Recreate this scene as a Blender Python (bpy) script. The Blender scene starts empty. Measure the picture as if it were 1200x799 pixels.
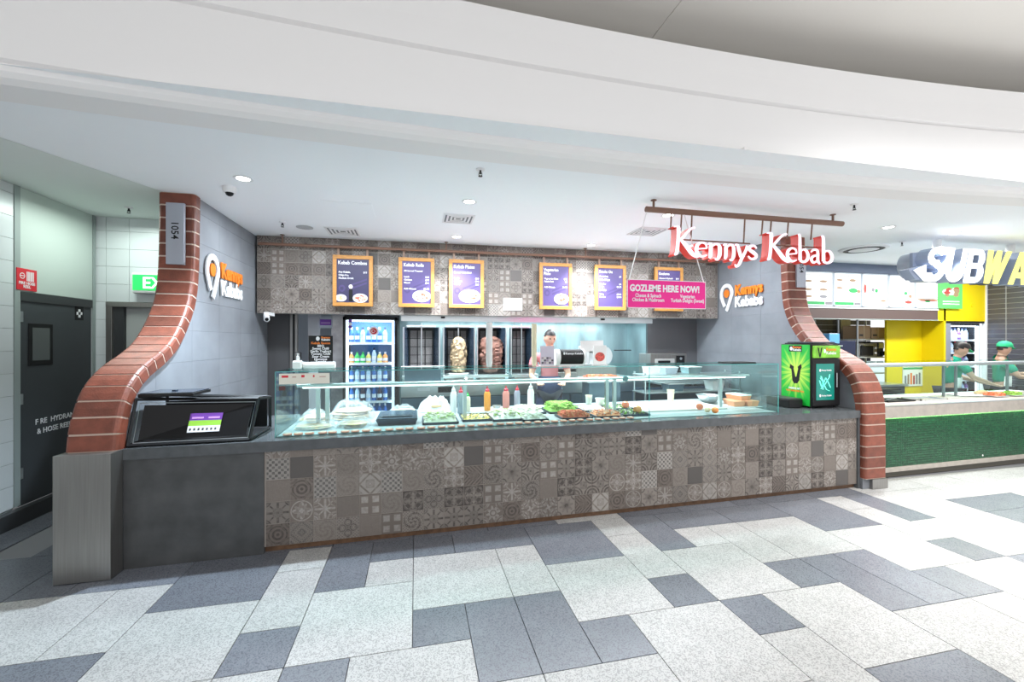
import bpy, bmesh, math, random
from mathutils import Vector, Matrix
random.seed(7)
sc = bpy.context.scene
COL = sc.collection
PI = math.pi
S3, C3 = math.sin(math.radians(12.74)), math.cos(math.radians(12.74))

# ------------------------------------------------------------------ camera
cd = bpy.data.cameras.new('camera'); cam = bpy.data.objects.new('camera', cd); COL.objects.link(cam)
cam.location = (0, 0, 1.7); cam.rotation_euler = (PI/2, 0, math.radians(-12.74))
cd.sensor_width = 36; cd.lens = 15; cd.clip_start = .05
sc.camera = cam
# ------------------------------------------------------------------ world, light, exposure
w = bpy.data.worlds.new('mall_air'); sc.world = w; w.use_nodes = True
w.node_tree.nodes['Background'].inputs[0].default_value = (.97, .98, 1, 1)
w.node_tree.nodes['Background'].inputs[1].default_value = .72
sc.view_settings.view_transform = 'Standard'; sc.view_settings.look = 'None'
sc.view_settings.exposure = 0.68; sc.view_settings.gamma = 1
def area(name, loc, sx, sy, power, color=(1, 1, 1), rot=(0, 0, 0), spread=3.14):
    l = bpy.data.lights.new(name, 'AREA'); l.shape = 'RECTANGLE'; l.size = sx; l.size_y = sy
    l.energy = power; l.color = color; l.spread = spread
    o = bpy.data.objects.new(name, l); COL.objects.link(o); o.location = loc; o.rotation_euler = rot
    return o
area('mall_light', (6.0, 1.6, 4.42), 5.0, 1.0, 150, (1, .985, .96), spread=2.0)
area('stall_fill', (1.4, 5.35, 3.12), 6.2, .25, 125, (.86, .94, 1))  # added fill with no fitting, brightens the fascia and stall walls
area('kitchen_light', (1.9, 6.95, 2.02), 3.6, .3, 65, (.80, .96, 1))
area('neighbour_kitchen_light', (9.0, 5.2, 3.12), 4.0, .3, 95, (1, 1, .97))
area('corridor_light', (-3.1, 5.2, 3.06), .3, .9, 9, (.88, 1, .93))

def at(px, py, Y):          # a point seen at (px, py) in the photo, on the plane Y
    u, v = (px-600)/500, (399.5-py)/500
    d = Y/(-u*S3+C3)
    return Vector((d*(u*C3+S3), Y, 1.7+d*v))
def atz(px, py, Z):
    u, v = (px-600)/500, (399.5-py)/500
    d = (Z-1.7)/v
    return Vector((d*(u*C3+S3), d*(-u*S3+C3), Z))
KA = math.atan(.0267)
def cY(X): return 3.73+.0267*(X+2.12)      # front line of the counter

# ------------------------------------------------------------------ node helpers
class N:
    def __init__(s, nt, v): s.nt, s.v = nt, v
    def op(s, o, *a, clamp=False):
        n = s.nt.nodes.new('ShaderNodeMath'); n.operation = o; n.use_clamp = clamp
        for i, q in enumerate((s,)+a):
            q = q.v if isinstance(q, N) else q
            if isinstance(q, (int, float)): n.inputs[i].default_value = q
            else: s.nt.links.new(q, n.inputs[i])
        return N(s.nt, n.outputs[0])
    def __add__(s, o): return s.op('ADD', o)
    def __sub__(s, o): return s.op('SUBTRACT', o)
    def __mul__(s, o): return s.op('MULTIPLY', o)
    def abs(s): return s.op('ABSOLUTE')
    def sin(s): return s.op('SINE')
    def fr(s): return s.op('FRACT')
    def mn(s, o): return s.op('MINIMUM', o)
    def mx(s, o): return s.op('MAXIMUM', o)
    def lt(s, t, soft=.03): return (s*(-1)+t).op('DIVIDE', soft).op('ADD', .5, clamp=True)
    def sq(s): return s.op('SQRT')

def mat(name, col, rough=.5, metal=0, emit=None, es=0, alpha=None, noise=0, nscale=8, bump=0, bscale=60, spec=.5, col2=None, trans=0, stretch=None):
    m = bpy.data.materials.new(name); m.use_nodes = True
    nt = m.node_tree; b = nt.nodes['Principled BSDF']
    c = tuple(col)+(1,)
    b.inputs['Base Color'].default_value = c; b.inputs['Roughness'].default_value = rough
    b.inputs['Metallic'].default_value = metal; b.inputs['Specular IOR Level'].default_value = spec
    if emit: b.inputs['Emission Color'].default_value = tuple(emit)+(1,); b.inputs['Emission Strength'].default_value = es
    if trans: b.inputs['Transmission Weight'].default_value = trans
    if noise or bump:
        tc = nt.nodes.new('ShaderNodeTexCoord')
        src = tc.outputs['Object']
        if stretch:
            mp = nt.nodes.new('ShaderNodeMapping'); mp.inputs['Scale'].default_value = stretch
            nt.links.new(src, mp.inputs[0]); src = mp.outputs[0]
        if noise:
            nz = nt.nodes.new('ShaderNodeTexNoise'); nz.inputs['Scale'].default_value = nscale; nz.inputs['Detail'].default_value = 5
            nt.links.new(src, nz.inputs['Vector'])
            mr = nt.nodes.new('ShaderNodeMapRange'); mr.inputs[1].default_value = .3; mr.inputs[2].default_value = .7
            nt.links.new(nz.outputs['Fac'], mr.inputs[0])
            mx = nt.nodes.new('ShaderNodeMix'); mx.data_type = 'RGBA'
            lo = col2 if col2 else tuple(max(0, q*(1-noise)) for q in col)
            hi = col if col2 else tuple(min(1, q*(1+noise)) for q in col)
            mx.inputs['A'].default_value = tuple(lo)+(1,); mx.inputs['B'].default_value = tuple(hi)+(1,)
            nt.links.new(mr.outputs[0], mx.inputs['Factor']); nt.links.new(mx.outputs['Result'], b.inputs['Base Color'])
        if bump:
            nb = nt.nodes.new('ShaderNodeTexNoise'); nb.inputs['Scale'].default_value = bscale; nt.links.new(src, nb.inputs['Vector'])
            bp = nt.nodes.new('ShaderNodeBump'); bp.inputs['Strength'].default_value = bump; bp.inputs['Distance'].default_value = .01
            nt.links.new(nb.outputs['Fac'], bp.inputs['Height']); nt.links.new(bp.outputs[0], b.inputs['Normal'])
    return m
def random_tone(m, amount):      # each piece a little lighter or darker than the next
    nt = m.node_tree; b = nt.nodes['Principled BSDF']; inp = b.inputs['Base Color']
    oi = nt.nodes.new('ShaderNodeObjectInfo')
    k = N(nt, oi.outputs['Random'])*(2*amount)+(1-amount)
    mx = nt.nodes.new('ShaderNodeMix'); mx.data_type = 'RGBA'; mx.blend_type = 'MULTIPLY'; mx.inputs['Factor'].default_value = 1
    if inp.links: nt.links.new(inp.links[0].from_socket, mx.inputs['A'])
    else: mx.inputs['A'].default_value = inp.default_value
    cb = nt.nodes.new('ShaderNodeCombineColor')
    for i in range(3): nt.links.new(k.v, cb.inputs[i])
    nt.links.new(cb.outputs[0], mx.inputs['B']); nt.links.new(mx.outputs['Result'], inp)
    return m
def speckle(name, base, dots, rough, amt, scale=220, bump=.05):
    m = mat(name, base, rough); nt = m.node_tree; b = nt.nodes['Principled BSDF']
    tc = nt.nodes.new('ShaderNodeTexCoord')
    v = nt.nodes.new('ShaderNodeTexVoronoi'); v.inputs['Scale'].default_value = scale; nt.links.new(tc.outputs['Object'], v.inputs['Vector'])
    nz = nt.nodes.new('ShaderNodeTexNoise'); nz.inputs['Scale'].default_value = 5; nz.inputs['Detail'].default_value = 4; nt.links.new(tc.outputs['Object'], nz.inputs['Vector'])
    sp = nt.nodes.new('ShaderNodeSeparateColor'); nt.links.new(v.outputs['Color'], sp.inputs[0])
    f = N(nt, sp.outputs[0]).lt(amt, .15)
    mx = nt.nodes.new('ShaderNodeMix'); mx.data_type = 'RGBA'
    mx.inputs['A'].default_value = tuple(base)+(1,); mx.inputs['B'].default_value = tuple(dots)+(1,)
    nt.links.new((f*.8).v, mx.inputs['Factor'])
    m2 = nt.nodes.new('ShaderNodeMix'); m2.data_type = 'RGBA'; m2.blend_type = 'MULTIPLY'; m2.inputs['Factor'].default_value = 1
    g = N(nt, nz.outputs['Fac'])*.3+.85
    cb = nt.nodes.new('ShaderNodeCombineColor')
    for i in range(3): nt.links.new(g.v, cb.inputs[i])
    nt.links.new(mx.outputs['Result'], m2.inputs['A']); nt.links.new(cb.outputs[0], m2.inputs['B'])
    nt.links.new(m2.outputs['Result'], b.inputs['Base Color'])
    return m
def glass(name, tint=(.86, .97, .95), refl=.08):
    m = bpy.data.materials.new(name); m.use_nodes = True; nt = m.node_tree; nt.nodes.clear()
    o = nt.nodes.new('ShaderNodeOutputMaterial'); t = nt.nodes.new('ShaderNodeBsdfTransparent'); g = nt.nodes.new('ShaderNodeBsdfGlossy')
    t.inputs[0].default_value = tuple(tint)+(1,); g.inputs['Roughness'].default_value = .02
    f = nt.nodes.new('ShaderNodeLayerWeight'); f.inputs[0].default_value = .5
    mx = nt.nodes.new('ShaderNodeMixShader')
    k = N(nt, f.outputs['Facing']).op('POWER', 5)*.55+.03*(refl/.08)
    nt.links.new(k.v, mx.inputs[0]); nt.links.new(t.outputs[0], mx.inputs[1]); nt.links.new(g.outputs[0], mx.inputs[2])
    nt.links.new(mx.outputs[0], o.inputs[0]); return m
def film(name, col, op):
    m = bpy.data.materials.new(name); m.use_nodes = True; nt = m.node_tree; b = nt.nodes['Principled BSDF']
    b.inputs['Base Color'].default_value = tuple(col)+(1,); b.inputs['Roughness'].default_value = .15; b.inputs['Alpha'].default_value = op
    return m

M = dict(
 white=mat('white_plaster', (.80, .80, .81), .8), ceil=mat('ceiling_white', (.90, .925, .95), .85), upper=mat('upper_ceiling_paint', (.92, .89, .84), .9),
 bulk=mat('bulkhead_plaster', (.86, .845, .838), .8),
 concrete=mat('dark_concrete', (.066, .068, .070), .55, noise=.28, nscale=5, bump=.05), slab=mat('grey_stone_worktop', (.10, .108, .115), .12, noise=.15, nscale=12),
 wallgrey=random_tone(mat('grey_concrete_panel', (.235, .25, .275), .5, noise=.12, nscale=3), .03), wallgap=mat('dark_joint', (.17, .18, .20), .8),
 brick=random_tone(mat('red_brick', (.19, .053, .031), .45, noise=.22, nscale=14, bump=.2, bscale=90), .2), mortar=mat('pale_mortar', (.62, .50, .42), .9),
 steel=mat('brushed_steel', (.33, .32, .305), .36, .9, noise=.08, nscale=2, stretch=(40, 40, 1.2)), steel2=mat('satin_steel', (.62, .66, .68), .28, .9),
 kick=mat('brown_kick_timber', (.16, .085, .045), .5, noise=.3, nscale=20), black=mat('black_plastic', (.010, .010, .011), .5, spec=.3), blackg=mat('black_gloss', (.007, .007, .008), .3, spec=.25),
 frame=mat('black_metal', (.009, .009, .010), .4, spec=.3), wood=mat('honey_timber', (.52, .24, .055), .5, noise=.22, nscale=6, stretch=(4, 4, 30)),
 rail=mat('brown_rail', (.20, .105, .07), .5), purple=mat('purple_board', (.085, .06, .19), .45), ink=mat('white_print', (.85, .85, .87), .6),
 orange=mat('orange_print', (.90, .22, .02), .5), pink=mat('magenta_vinyl', (.87, .01, .28), .4), redp=mat('red_print', (.65, .012, .03), .45),
 tilew=random_tone(mat('white_wall_tile', (.62, .66, .67), .25), .03), grout=mat('grout', (.42, .45, .45), .9), darkdoor=mat('charcoal_door', (.05, .056, .062), .5),
 panelw=mat('pale_green_panel', (.50, .57, .53), .5), jamb=mat('grey_jamb', (.30, .35, .34), .5), skirt=mat('dark_skirting', (.035, .037, .04), .45),
 green=mat('green_print', (.03, .50, .09), .4), glass=glass('clear_glass'), gedge=mat('glass_edge', (.10, .42, .40), .2, emit=None),
 trayd=mat('navy_tray', (.02, .035, .06), .3), cream=mat('cream_plastic', (.80, .72, .52), .5), wplast=mat('white_plastic', (.85, .85, .84), .4),
 skin=mat('skin', (.62, .36, .27), .5), hair=mat('dark_hair', (.015, .012, .012), .5), eye=mat('eye_dark', (.02, .015, .015), .2), lip=mat('lip', (.45, .15, .13), .5),
 shirtg=mat('green_shirt', (.0, .32, .20), .8), capg=mat('green_visor', (.02, .46, .20), .7), apron=mat('white_apron', (.8, .82, .82), .8), trou=mat('dark_trousers', (.02, .022, .03), .8),
 pinks=mat('pink_shirt', (.62, .22, .24), .8), navy=mat('navy_apron', (.02, .03, .08), .8),
 yellow=mat('yellow_wall', (.80, .62, .0), .5), led=mat('led_white', (1, 1, 1), .5, emit=(1, 1, 1), es=2.2), lens=mat('lamp_lens', (1, 1, 1), .5, emit=(1, .98, .95), es=9),
 ledc=mat('led_cool', (1, 1, 1), .5, emit=(.85, .97, 1), es=4), screen=mat('lit_menu_panel', (.62, .62, .62), .4, emit=(1, 1, 1), es=.42),
 brown=mat('brown_band', (.10, .065, .06), .5), blueband=mat('slate_blue_band', (.12, .15, .22), .6), stone=mat('taupe_stone', (.38, .34, .30), .4, noise=.12, nscale=14),
 mosaic=random_tone(mat('green_mosaic', (.02, .26, .09), .2, noise=.35, nscale=25), .0), mgrout=mat('mosaic_grout', (.20, .36, .22), .9),
 dtile=random_tone(mat('slate_tile', (.075, .072, .085), .35), .12), dtile2=random_tone(mat('olive_tile', (.09, .08, .06), .3), .12), lgrout=mat('pale_grout', (.55, .55, .52), .9),
 carton=mat('cardboard', (.42, .28, .17), .8), dkwall=mat('dark_kitchen_wall', (.085, .085, .09), .6), splash=mat('steel_splashback', (.25, .34, .36), .3, .55, noise=.35, nscale=1.6, stretch=(2.5, 1, .5)),
 mirror=mat('bluish_door', (.10, .16, .21), .3, .3), room=mat('back_room_wall', (.42, .47, .54), .7), violet=mat('violet_sign', (.16, .04, .34), .5),
)
# ------------------------------------------------------------------ mesh helpers
class B:
    def __init__(s): s.v = []; s.f = []; s.mi = []; s.sm = []; s.cur = 0
    def add(s, vs, fs, smooth=False):
        o = len(s.v); s.v += [tuple(p) for p in vs]
        for f in fs: s.f.append(tuple(o+i for i in f)); s.mi.append(s.cur); s.sm.append(smooth)
        return s
    def box(s, x0, x1, y0, y1, z0, z1, ch=0, rot=None, c=None):
        if x0 > x1: x0, x1 = x1, x0
        if y0 > y1: y0, y1 = y1, y0
        if z0 > z1: z0, z1 = z1, z0
        if ch:
            bm = bmesh.new(); bmesh.ops.create_cube(bm, size=1)
            for v in bm.verts: v.co = Vector(((x0+x1)/2+v.co.x*(x1-x0), (y0+y1)/2+v.co.y*(y1-y0), (z0+z1)/2+v.co.z*(z1-z0)))
            bmesh.ops.bevel(bm, geom=bm.edges[:], offset=ch, segments=2, affect='EDGES', profile=.5)
            bm.verts.index_update(); vs = [v.co.copy() for v in bm.verts]; fs = [[v.index for v in f.verts] for f in bm.faces]; bm.free()
        else:
            vs = [Vector(p) for p in ((x0,y0,z0),(x1,y0,z0),(x1,y1,z0),(x0,y1,z0),(x0,y0,z1),(x1,y0,z1),(x1,y1,z1),(x0,y1,z1))]
            fs = [(0,3,2,1),(4,5,6,7),(0,1,5,4),(1,2,6,5),(2,3,7,6),(3,0,4,7)]
        if rot is not None:
            c = Vector(c) if c else Vector(((x0+x1)/2, (y0+y1)/2, (z0+z1)/2))
            vs = [c+rot@(p-c) for p in vs]
        return s.add(vs, fs)
    def hexa(s, q):      # eight corners: bottom loop then top loop
        return s.add(q, [(0,3,2,1),(4,5,6,7),(0,1,5,4),(1,2,6,5),(2,3,7,6),(3,0,4,7)])
    def lathe(s, prof, cx=0, cy=0, cz=0, n=16, cap=True, sx=1, sy=1):
        vs = []; fs = []
        for r, z in prof:
            for k in range(n): a = 2*PI*k/n; vs.append((cx+sx*r*math.cos(a), cy+sy*r*math.sin(a), cz+z))
        for i in range(len(prof)-1):
            for k in range(n): fs.append((i*n+k, i*n+(k+1) % n, (i+1)*n+(k+1) % n, (i+1)*n+k))
        s.add(vs, fs, True)
        if cap:
            o = len(s.v)-len(vs)
            for base, rev in ((0, True), ((len(prof)-1)*n, False)):
                if prof[0 if rev else -1][0] > 1e-5:
                    f = [o+base+k for k in range(n)]; s.f.append(tuple(f[::-1] if rev else f)); s.mi.append(s.cur); s.sm.append(False)
        return s
    def tube(s, pts, r, n=8, closed=False):
        pts = [Vector(p) for p in pts]; L = len(pts); vs = []; fs = []
        rr = r if isinstance(r, (list, tuple)) else [r]*L
        up = Vector((0, 0, 1)); prev = None
        for i, p in enumerate(pts):
            a = pts[(i-1) % L] if (closed or i > 0) else p; b = pts[(i+1) % L] if (closed or i < L-1) else p
            t = (b-a).normalized()
            if prev is None:
                ref = up if abs(t.z) < .9 else Vector((1, 0, 0)); x = t.cross(ref).normalized()
            else: x = (prev-t*prev.dot(t)).normalized()
            prev = x; y = t.cross(x)
            for k in range(n): an = 2*PI*k/n; vs.append(p+(x*math.cos(an)+y*math.sin(an))*rr[i])
        for i in range(L if closed else L-1):
            j = (i+1) % L
            for k in range(n): fs.append((i*n+k, i*n+(k+1) % n, j*n+(k+1) % n, j*n+k))
        if not closed: fs += [tuple(range(n))[::-1], tuple((L-1)*n+k for k in range(n))]
        return s.add(vs, fs, n > 4)
    def prism(s, poly, fn, depth):    # poly in 2-D, fn(u,v,w) -> world
        n = len(poly)
        vs = [fn(u, v, 0) for u, v in poly]+[fn(u, v, depth) for u, v in poly]
        fs = [tuple(range(n))[::-1], tuple(range(n, 2*n))]+[(i, (i+1) % n, n+(i+1) % n, n+i) for i in range(n)]
        return s.add(vs, fs)
    def ico(s, c, r, sub=1, jit=0, sz=(1, 1, 1)):
        bm = bmesh.new(); bmesh.ops.create_icosphere(bm, subdivisions=sub, radius=r); bm.verts.index_update()
        vs = [Vector(c)+Vector((v.co.x*sz[0], v.co.y*sz[1], v.co.z*sz[2]))*(1+random.uniform(-jit, jit)) for v in bm.verts]
        fs = [[v.index for v in f.verts] for f in bm.faces]; bm.free(); return s.add(vs, fs, jit == 0 or sub > 1)
    def build(s, name, mats, parent=None, org=None, label=None, kind=None, local=False, fix=True):
        me = bpy.data.meshes.new(name)
        o3 = Vector((0, 0, 0))
        if org is not None: o3 = Vector(org)
        elif parent is not None and not local: o3 = ORG.get(parent.name, Vector((0, 0, 0)))
        me.from_pydata([tuple(Vector(p)-o3) for p in s.v], [], s.f)
        for m in (mats if isinstance(mats, (list, tuple)) else [mats]): me.materials.append(M[m] if isinstance(m, str) else m)
        me.polygons.foreach_set('material_index', s.mi); me.polygons.foreach_set('use_smooth', s.sm)
        if fix:
            bm = bmesh.new(); bm.from_mesh(me); bmesh.ops.recalc_face_normals(bm, faces=bm.faces[:]); bm.to_mesh(me); bm.free()
        if any(s.sm): me.set_sharp_from_angle(angle=math.radians(40))
        return link(name, me, parent, o3 if org is not None else None, label, kind)
ORG = {}
ORD = ['first', 'second', 'third', 'fourth', 'fifth', 'sixth', 'seventh', 'eighth', 'ninth', 'tenth', 'eleventh', 'twelfth', 'thirteenth', 'fourteenth', 'fifteenth', 'sixteenth', 'seventeenth', 'eighteenth', 'nineteenth', 'twentieth']
def link(name, me, parent=None, loc=None, label=None, kind=None):
    o = bpy.data.objects.new(name, me); COL.objects.link(o)
    if parent is not None: o.parent = parent; ORG[o.name] = ORG.get(parent.name, Vector((0, 0, 0)))
    elif loc is not None: o.location = loc; ORG[o.name] = Vector(loc)
    if label: o['label'] = label
    if kind: o['kind'] = kind
    return o
def thing(name, label, cat, loc=(0, 0, 0), rz=0, group=None):
    o = bpy.data.objects.new(name, None); COL.objects.link(o); o.empty_display_size = .1
    o.location = loc; o.rotation_euler = (0, 0, rz); ORG[o.name] = Vector(loc) if rz == 0 else Vector((0, 0, 0))
    o['label'] = label; o['category'] = cat
    if group: o['group'] = group
    return o
def struct(name, kids=None):
    o = bpy.data.objects.new(name, None); COL.objects.link(o); o['kind'] = 'structure'; return o
def copy_tree(root, loc, label, group=None):
    r = root.copy(); COL.objects.link(r); r.location = loc; r['label'] = label; ORG[r.name] = Vector(loc)
    if group: r['group'] = group
    for ch in root.children:
        c = ch.copy(); COL.objects.link(c); c.parent = r
        for g in ch.children: e = g.copy(); COL.objects.link(e); e.parent = c
    return r
def text(s, size, m, parent, loc, rot=(PI/2, 0, 0), ext=.0015, off=0, shear=0, ax='LEFT', sx=1, name='lettering', local=False, ls=1, label=None, space=1):
    cu = bpy.data.curves.new('t', 'FONT'); cu.body = s; cu.size = size; cu.extrude = ext; cu.offset = off; cu.shear = shear
    cu.align_x = ax; cu.resolution_u = 2; cu.space_line = ls; cu.space_character = space
    o = bpy.data.objects.new('t', cu); me = bpy.data.meshes.new_from_object(o)
    bpy.data.objects.remove(o); bpy.data.curves.remove(cu)
    o3 = Vector((0, 0, 0)) if (local or parent is None) else ORG.get(parent.name, Vector((0, 0, 0)))
    from mathutils import Euler
    T = Matrix.Translation(Vector(loc)-o3) @ Euler(rot).to_matrix().to_4x4() @ Matrix.Diagonal((sx, 1, 1, 1))
    me.transform(T); me.materials.clear(); me.materials.append(M[m] if isinstance(m, str) else m)
    return link(name, me, parent, label=label)
FX, FL, FR = (PI/2, 0, 0), (PI/2, 0, PI/2), (PI/2, 0, -PI/2)   # print facing -Y, +X, -X
def clip(poly, x0, x1, y0, y1):
    for ax, val, sg in ((0, x0, 1), (0, x1, -1), (1, y0, 1), (1, y1, -1)):
        out = []
        for i in range(len(poly)):
            a, b = poly[i-1], poly[i]; da, db = (a[ax]-val)*sg, (b[ax]-val)*sg
            if (da >= 0) != (db >= 0):
                t = da/(da-db); out.append((a[0]+(b[0]-a[0])*t, a[1]+(b[1]-a[1])*t))
            if db >= 0: out.append(b)
        poly = out
        if len(poly) < 3: return []
    return poly
def disc(cx, cz, rx, rz, n=18): return [(cx+rx*math.cos(2*PI*k/n), cz+rz*math.sin(2*PI*k/n)) for k in range(n)]

# ================================================================== FLOOR
floor = B().box(-9, 16, -1, 11, -.12, -.012).build('floor', mat('floor_bed', (.2, .2, .21), .9)); floor['kind'] = 'structure'
light_t = random_tone(speckle('pale_terrazzo', (.46, .455, .445), (.25, .245, .24), .36, .38, 170), .05)
dark_t = random_tone(speckle('slate_granite', (.17, .18, .205), (.10, .105, .125), .26, .3, 180), .12)
GX, GY, PX, PY = -.017, 1.755, .3265, .3365
cells = {}
def ft(i0, i1, j0, j1, dark):
    for i in range(i0, i1):
        for j in range(j0, j1): cells[(i, j)] = 1
    g = .0018
    x0, x1, y0, y1 = GX+i0*PX+g, GX+i1*PX-g, GY+j0*PY+g, GY+j1*PY-g
    key = (i1-i0, j1-j0, dark)
    cx, cy = (x0+x1)/2, (y0+y1)/2
    if key not in FT:
        a, b = (x1-x0)/2, (y1-y0)/2
        me = B().hexa([(-a,-b,-.012),(a,-b,-.012),(a,b,-.012),(-a,b,-.012),(-a+.001,-b+.001,0),(a-.001,-b+.001,0),(a-.001,b-.001,0),(-a+.001,b-.001,0)])
        o = me.build('floor_tile', dark_t if dark else light_t, floor); FT[key] = o.data
    else: o = link('floor_tile', FT[key], floor)
    o.location = (cx, cy, 0)
FT = {}
D, L = 1, 0
for t in [(-5,-3,4,6,D),(-3,-2,3,5,L),(-3,-2,5,6,L),(-3,-2,2,3,D),(-2,-1,4,6,D),(-1,0,4,5,L),(-1,0,5,6,D),(0,1,5,6,D),(1,3,5,6,D),(3,5,4,6,D),
 (0,2,3,5,L),(2,3,3,5,L),(-2,0,2,4,L),(0,1,2,3,D),(1,2,1,3,D),(2,3,1,3,D),(3,4,1,2,D),(-2,-1,1,2,D),(-1,1,0,2,L),(-3,-2,0,2,L),(-7,-5,2,3,D),
 (-5,-3,2,4,L),(-6,-5,3,5,L),(-8,-6,3,5,L),(-7,-5,5,6,D),(5,6,3,5,L),(5,6,5,6,L),(5,6,2,3,D),(3,5,2,4,L),(6,7,4,6,D),(7,9,5,6,D),(9,11,5,6,D),(11,13,4,6,D),
 (7,8,4,5,L),(6,8,2,4,L),(8,9,3,5,L),(9,11,3,5,L),(8,9,2,3,D),(9,10,1,3,D),(10,11,1,3,D),(11,12,1,2,D),(7,9,0,2,L),(6,7,1,2,D),(4,6,0,2,L),(7,9,-2,0,D),
 (9,11,-1,1,L),(11,13,2,4,L),(13,14,3,5,L),(13,14,5,6,L),(13,14,2,3,D),(14,16,1,2,D),(12,14,0,2,L),(14,15,4,6,D),(15,17,4,6,L),(14,16,2,4,L),(16,17,2,4,L),(17,18,2,3,L),(17,19,3,4,D),
 (16,18,0,2,L),(11,12,0,1,L),(11,13,-2,0,L),(2,4,0,1,L),(6,7,-1,1,L),(1,2,0,1,L),(-10,-8,3,5,L),(-10,-8,5,7,D),(-12,-10,4,6,D),(-14,-12,5,7,D),(-9,-7,2,3,L),(11,13,6,7,D),(15,18,6,7,L),(18,20,5,7,L),(20,23,5,7,L),(17,20,4,5,D),(13,15,6,7,D),(-12,-10,7,9,D),(-11,-9,9,10,D),(-9,-8,7,9,D),(-12,-10,10,13,D),(-8,-6,6,8,D)]: ft(*t)
rr = random.Random(3)
for j in range(-4, 7):
    for i in range(-14, 28):
        if (i, j) in cells or (i < -9 and j < 0): continue
        wd = 1
        while wd < 2 and (i+wd, j) not in cells: wd += 1
        ht = 1
        if wd == 2 and all((i+q, j+1) not in cells for q in range(2)) and j+1 < 7: ht = 2
        dk = rr.random() < (.85 if (j >= 5 and i < 12) or (i < -5 and j > 4) else .12)
        ft(i, i+wd, j, j+ht, D if dk else L)

# ================================================================== CEILING AND BULKHEAD
def arcY(X): return 3.15-.0105*(X-2.6)**2 if X < 2.6 else 3.15-.0135*(X-2.6)**2
bulk = struct('trim_1'); xs = [-5+i*.25 for i in range(69)]
def sweep(name, prof, m, kind=None):
    b = B(); n = len(prof)
    vs = [(x, arcY(x)+dy, z) for x in xs for dy, z in prof]
    fs = [(i*n+k, i*n+k+1, (i+1)*n+k+1, (i+1)*n+k) for i in range(len(xs)-1) for k in range(n-1)]
    fs += [((i*n+n-1), i*n, (i+1)*n, (i+1)*n+n-1) for i in range(len(xs)-1)]
    b.add(vs, fs, False); o = b.build(name, m, bulk); return o
sweep('bulkhead_lip', [(.075,3.145),(.03,3.165),(.005,3.19),(0,3.222),(.30,3.222),(.30,3.145)], 'bulk')
sweep('bulkhead_band', [(.012,3.222),(.012,3.236),(-.012,3.252),(-.018,3.5),(-.03,3.735),(.30,3.735),(.30,3.222)], 'bulk')
sweep('bulkhead_band', [(-.012,3.735),(-.012,3.752),(-.042,3.768),(-.06,3.95),(-.085,4.10),(.05,4.10),(.30,3.735)], 'bulk')
for k in range(3): pass
ceil = B(); vs = []
n = len(xs)
for x in xs: vs.append((x, arcY(x)+.07, 3.15))
for x in xs: vs.append((x, 11, 3.15))
m_ = [i for i in range(n) if xs[i] >= -2.5]
ceil.add(vs, [(i, i+1, n+i+1, n+i) for i in range(n-1)])
ceil.add([(-2.5, 2.9, 3.22), (12, 2.9, 3.22), (12, 11, 3.22), (-2.5, 11, 3.22)], [(0, 1, 2, 3)])
ceiling = ceil.build('ceiling', 'ceil', fix=False); ceiling['kind'] = 'structure'
cc = B(); cc.add([(-2.38,4.80,3.148),(-3.27,2.95,3.148),(-6,2.95,3.148),(-6,9,3.148),(-2.38,9,3.148)], [(0,1,2,3,4)])
cc.add([(-6,2.9,3.2),(-6,9,3.2),(-2.38,9,3.2),(-2.38,2.9,3.2)], [(0,1,2,3)])
cc = cc.build('ceiling_corridor', mat('corridor_ceiling', (.70, .75, .72), .8), fix=False); cc['kind'] = 'structure'
up = struct('ceiling_upper')
for x0, x1 in ((-6.5, 2.13), (2.135, 7.2), (7.205, 16)): B().box(x0, x1, .9, 4.2, 4.5, 4.55).build('ceiling_panel', 'upper', up)
B().box(-6.5, 16, 4.1, 4.2, 3.2, 4.5).build('ceiling_edge', 'upper', up)

# ceiling fittings
def downlight(x, y, z=3.15, label='', power=420, col=(.84, .93, 1)):
    t = thing('downlight', label, 'downlight', (x, y, z), 0, None)
    B().lathe([(.062, -.001), (.078, -.002), (.08, -.006), (.062, -.008), (.055, -.004)], x, y, z, 24, cap=False).build('trim_ring', 'white', t)
    B().lathe([(.056, -.004), (.03, -.006), (0, -.0065)], x, y, z, 24, cap=False).build('lens', 'lens', t)
    l = bpy.data.lights.new('downlight_lamp', 'SPOT'); l.energy = power; l.spot_size = 1.85; l.spot_blend = .8; l.color = col; l.shadow_soft_size = .05
    o = bpy.data.objects.new('downlight_lamp', l); COL.objects.link(o); o.location = (x, y, z-.02)
for px, py, lb, pw in ((285,209,'round downlight in ceiling beside the dome camera',330), (550,236,'round downlight in ceiling above the left square air vent',110), (535,277,'round downlight nearest to tiled fascia, behind the square air vent',250),
   (693,287,'small round downlight in ceiling above the fifth menu board',250), (783,252,'round downlight beside left end of the hanging sign rail',130), (1041,266,'round downlight right of the hanging letter sign',150), (1118,273,'round downlight just above the neighbouring shop sign',150)):
    p = atz(px, py, 3.15); downlight(p.x, p.y, 3.15, lb, pw, (.74, .88, 1) if 'dome' in lb else (.92, .96, 1))
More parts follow.
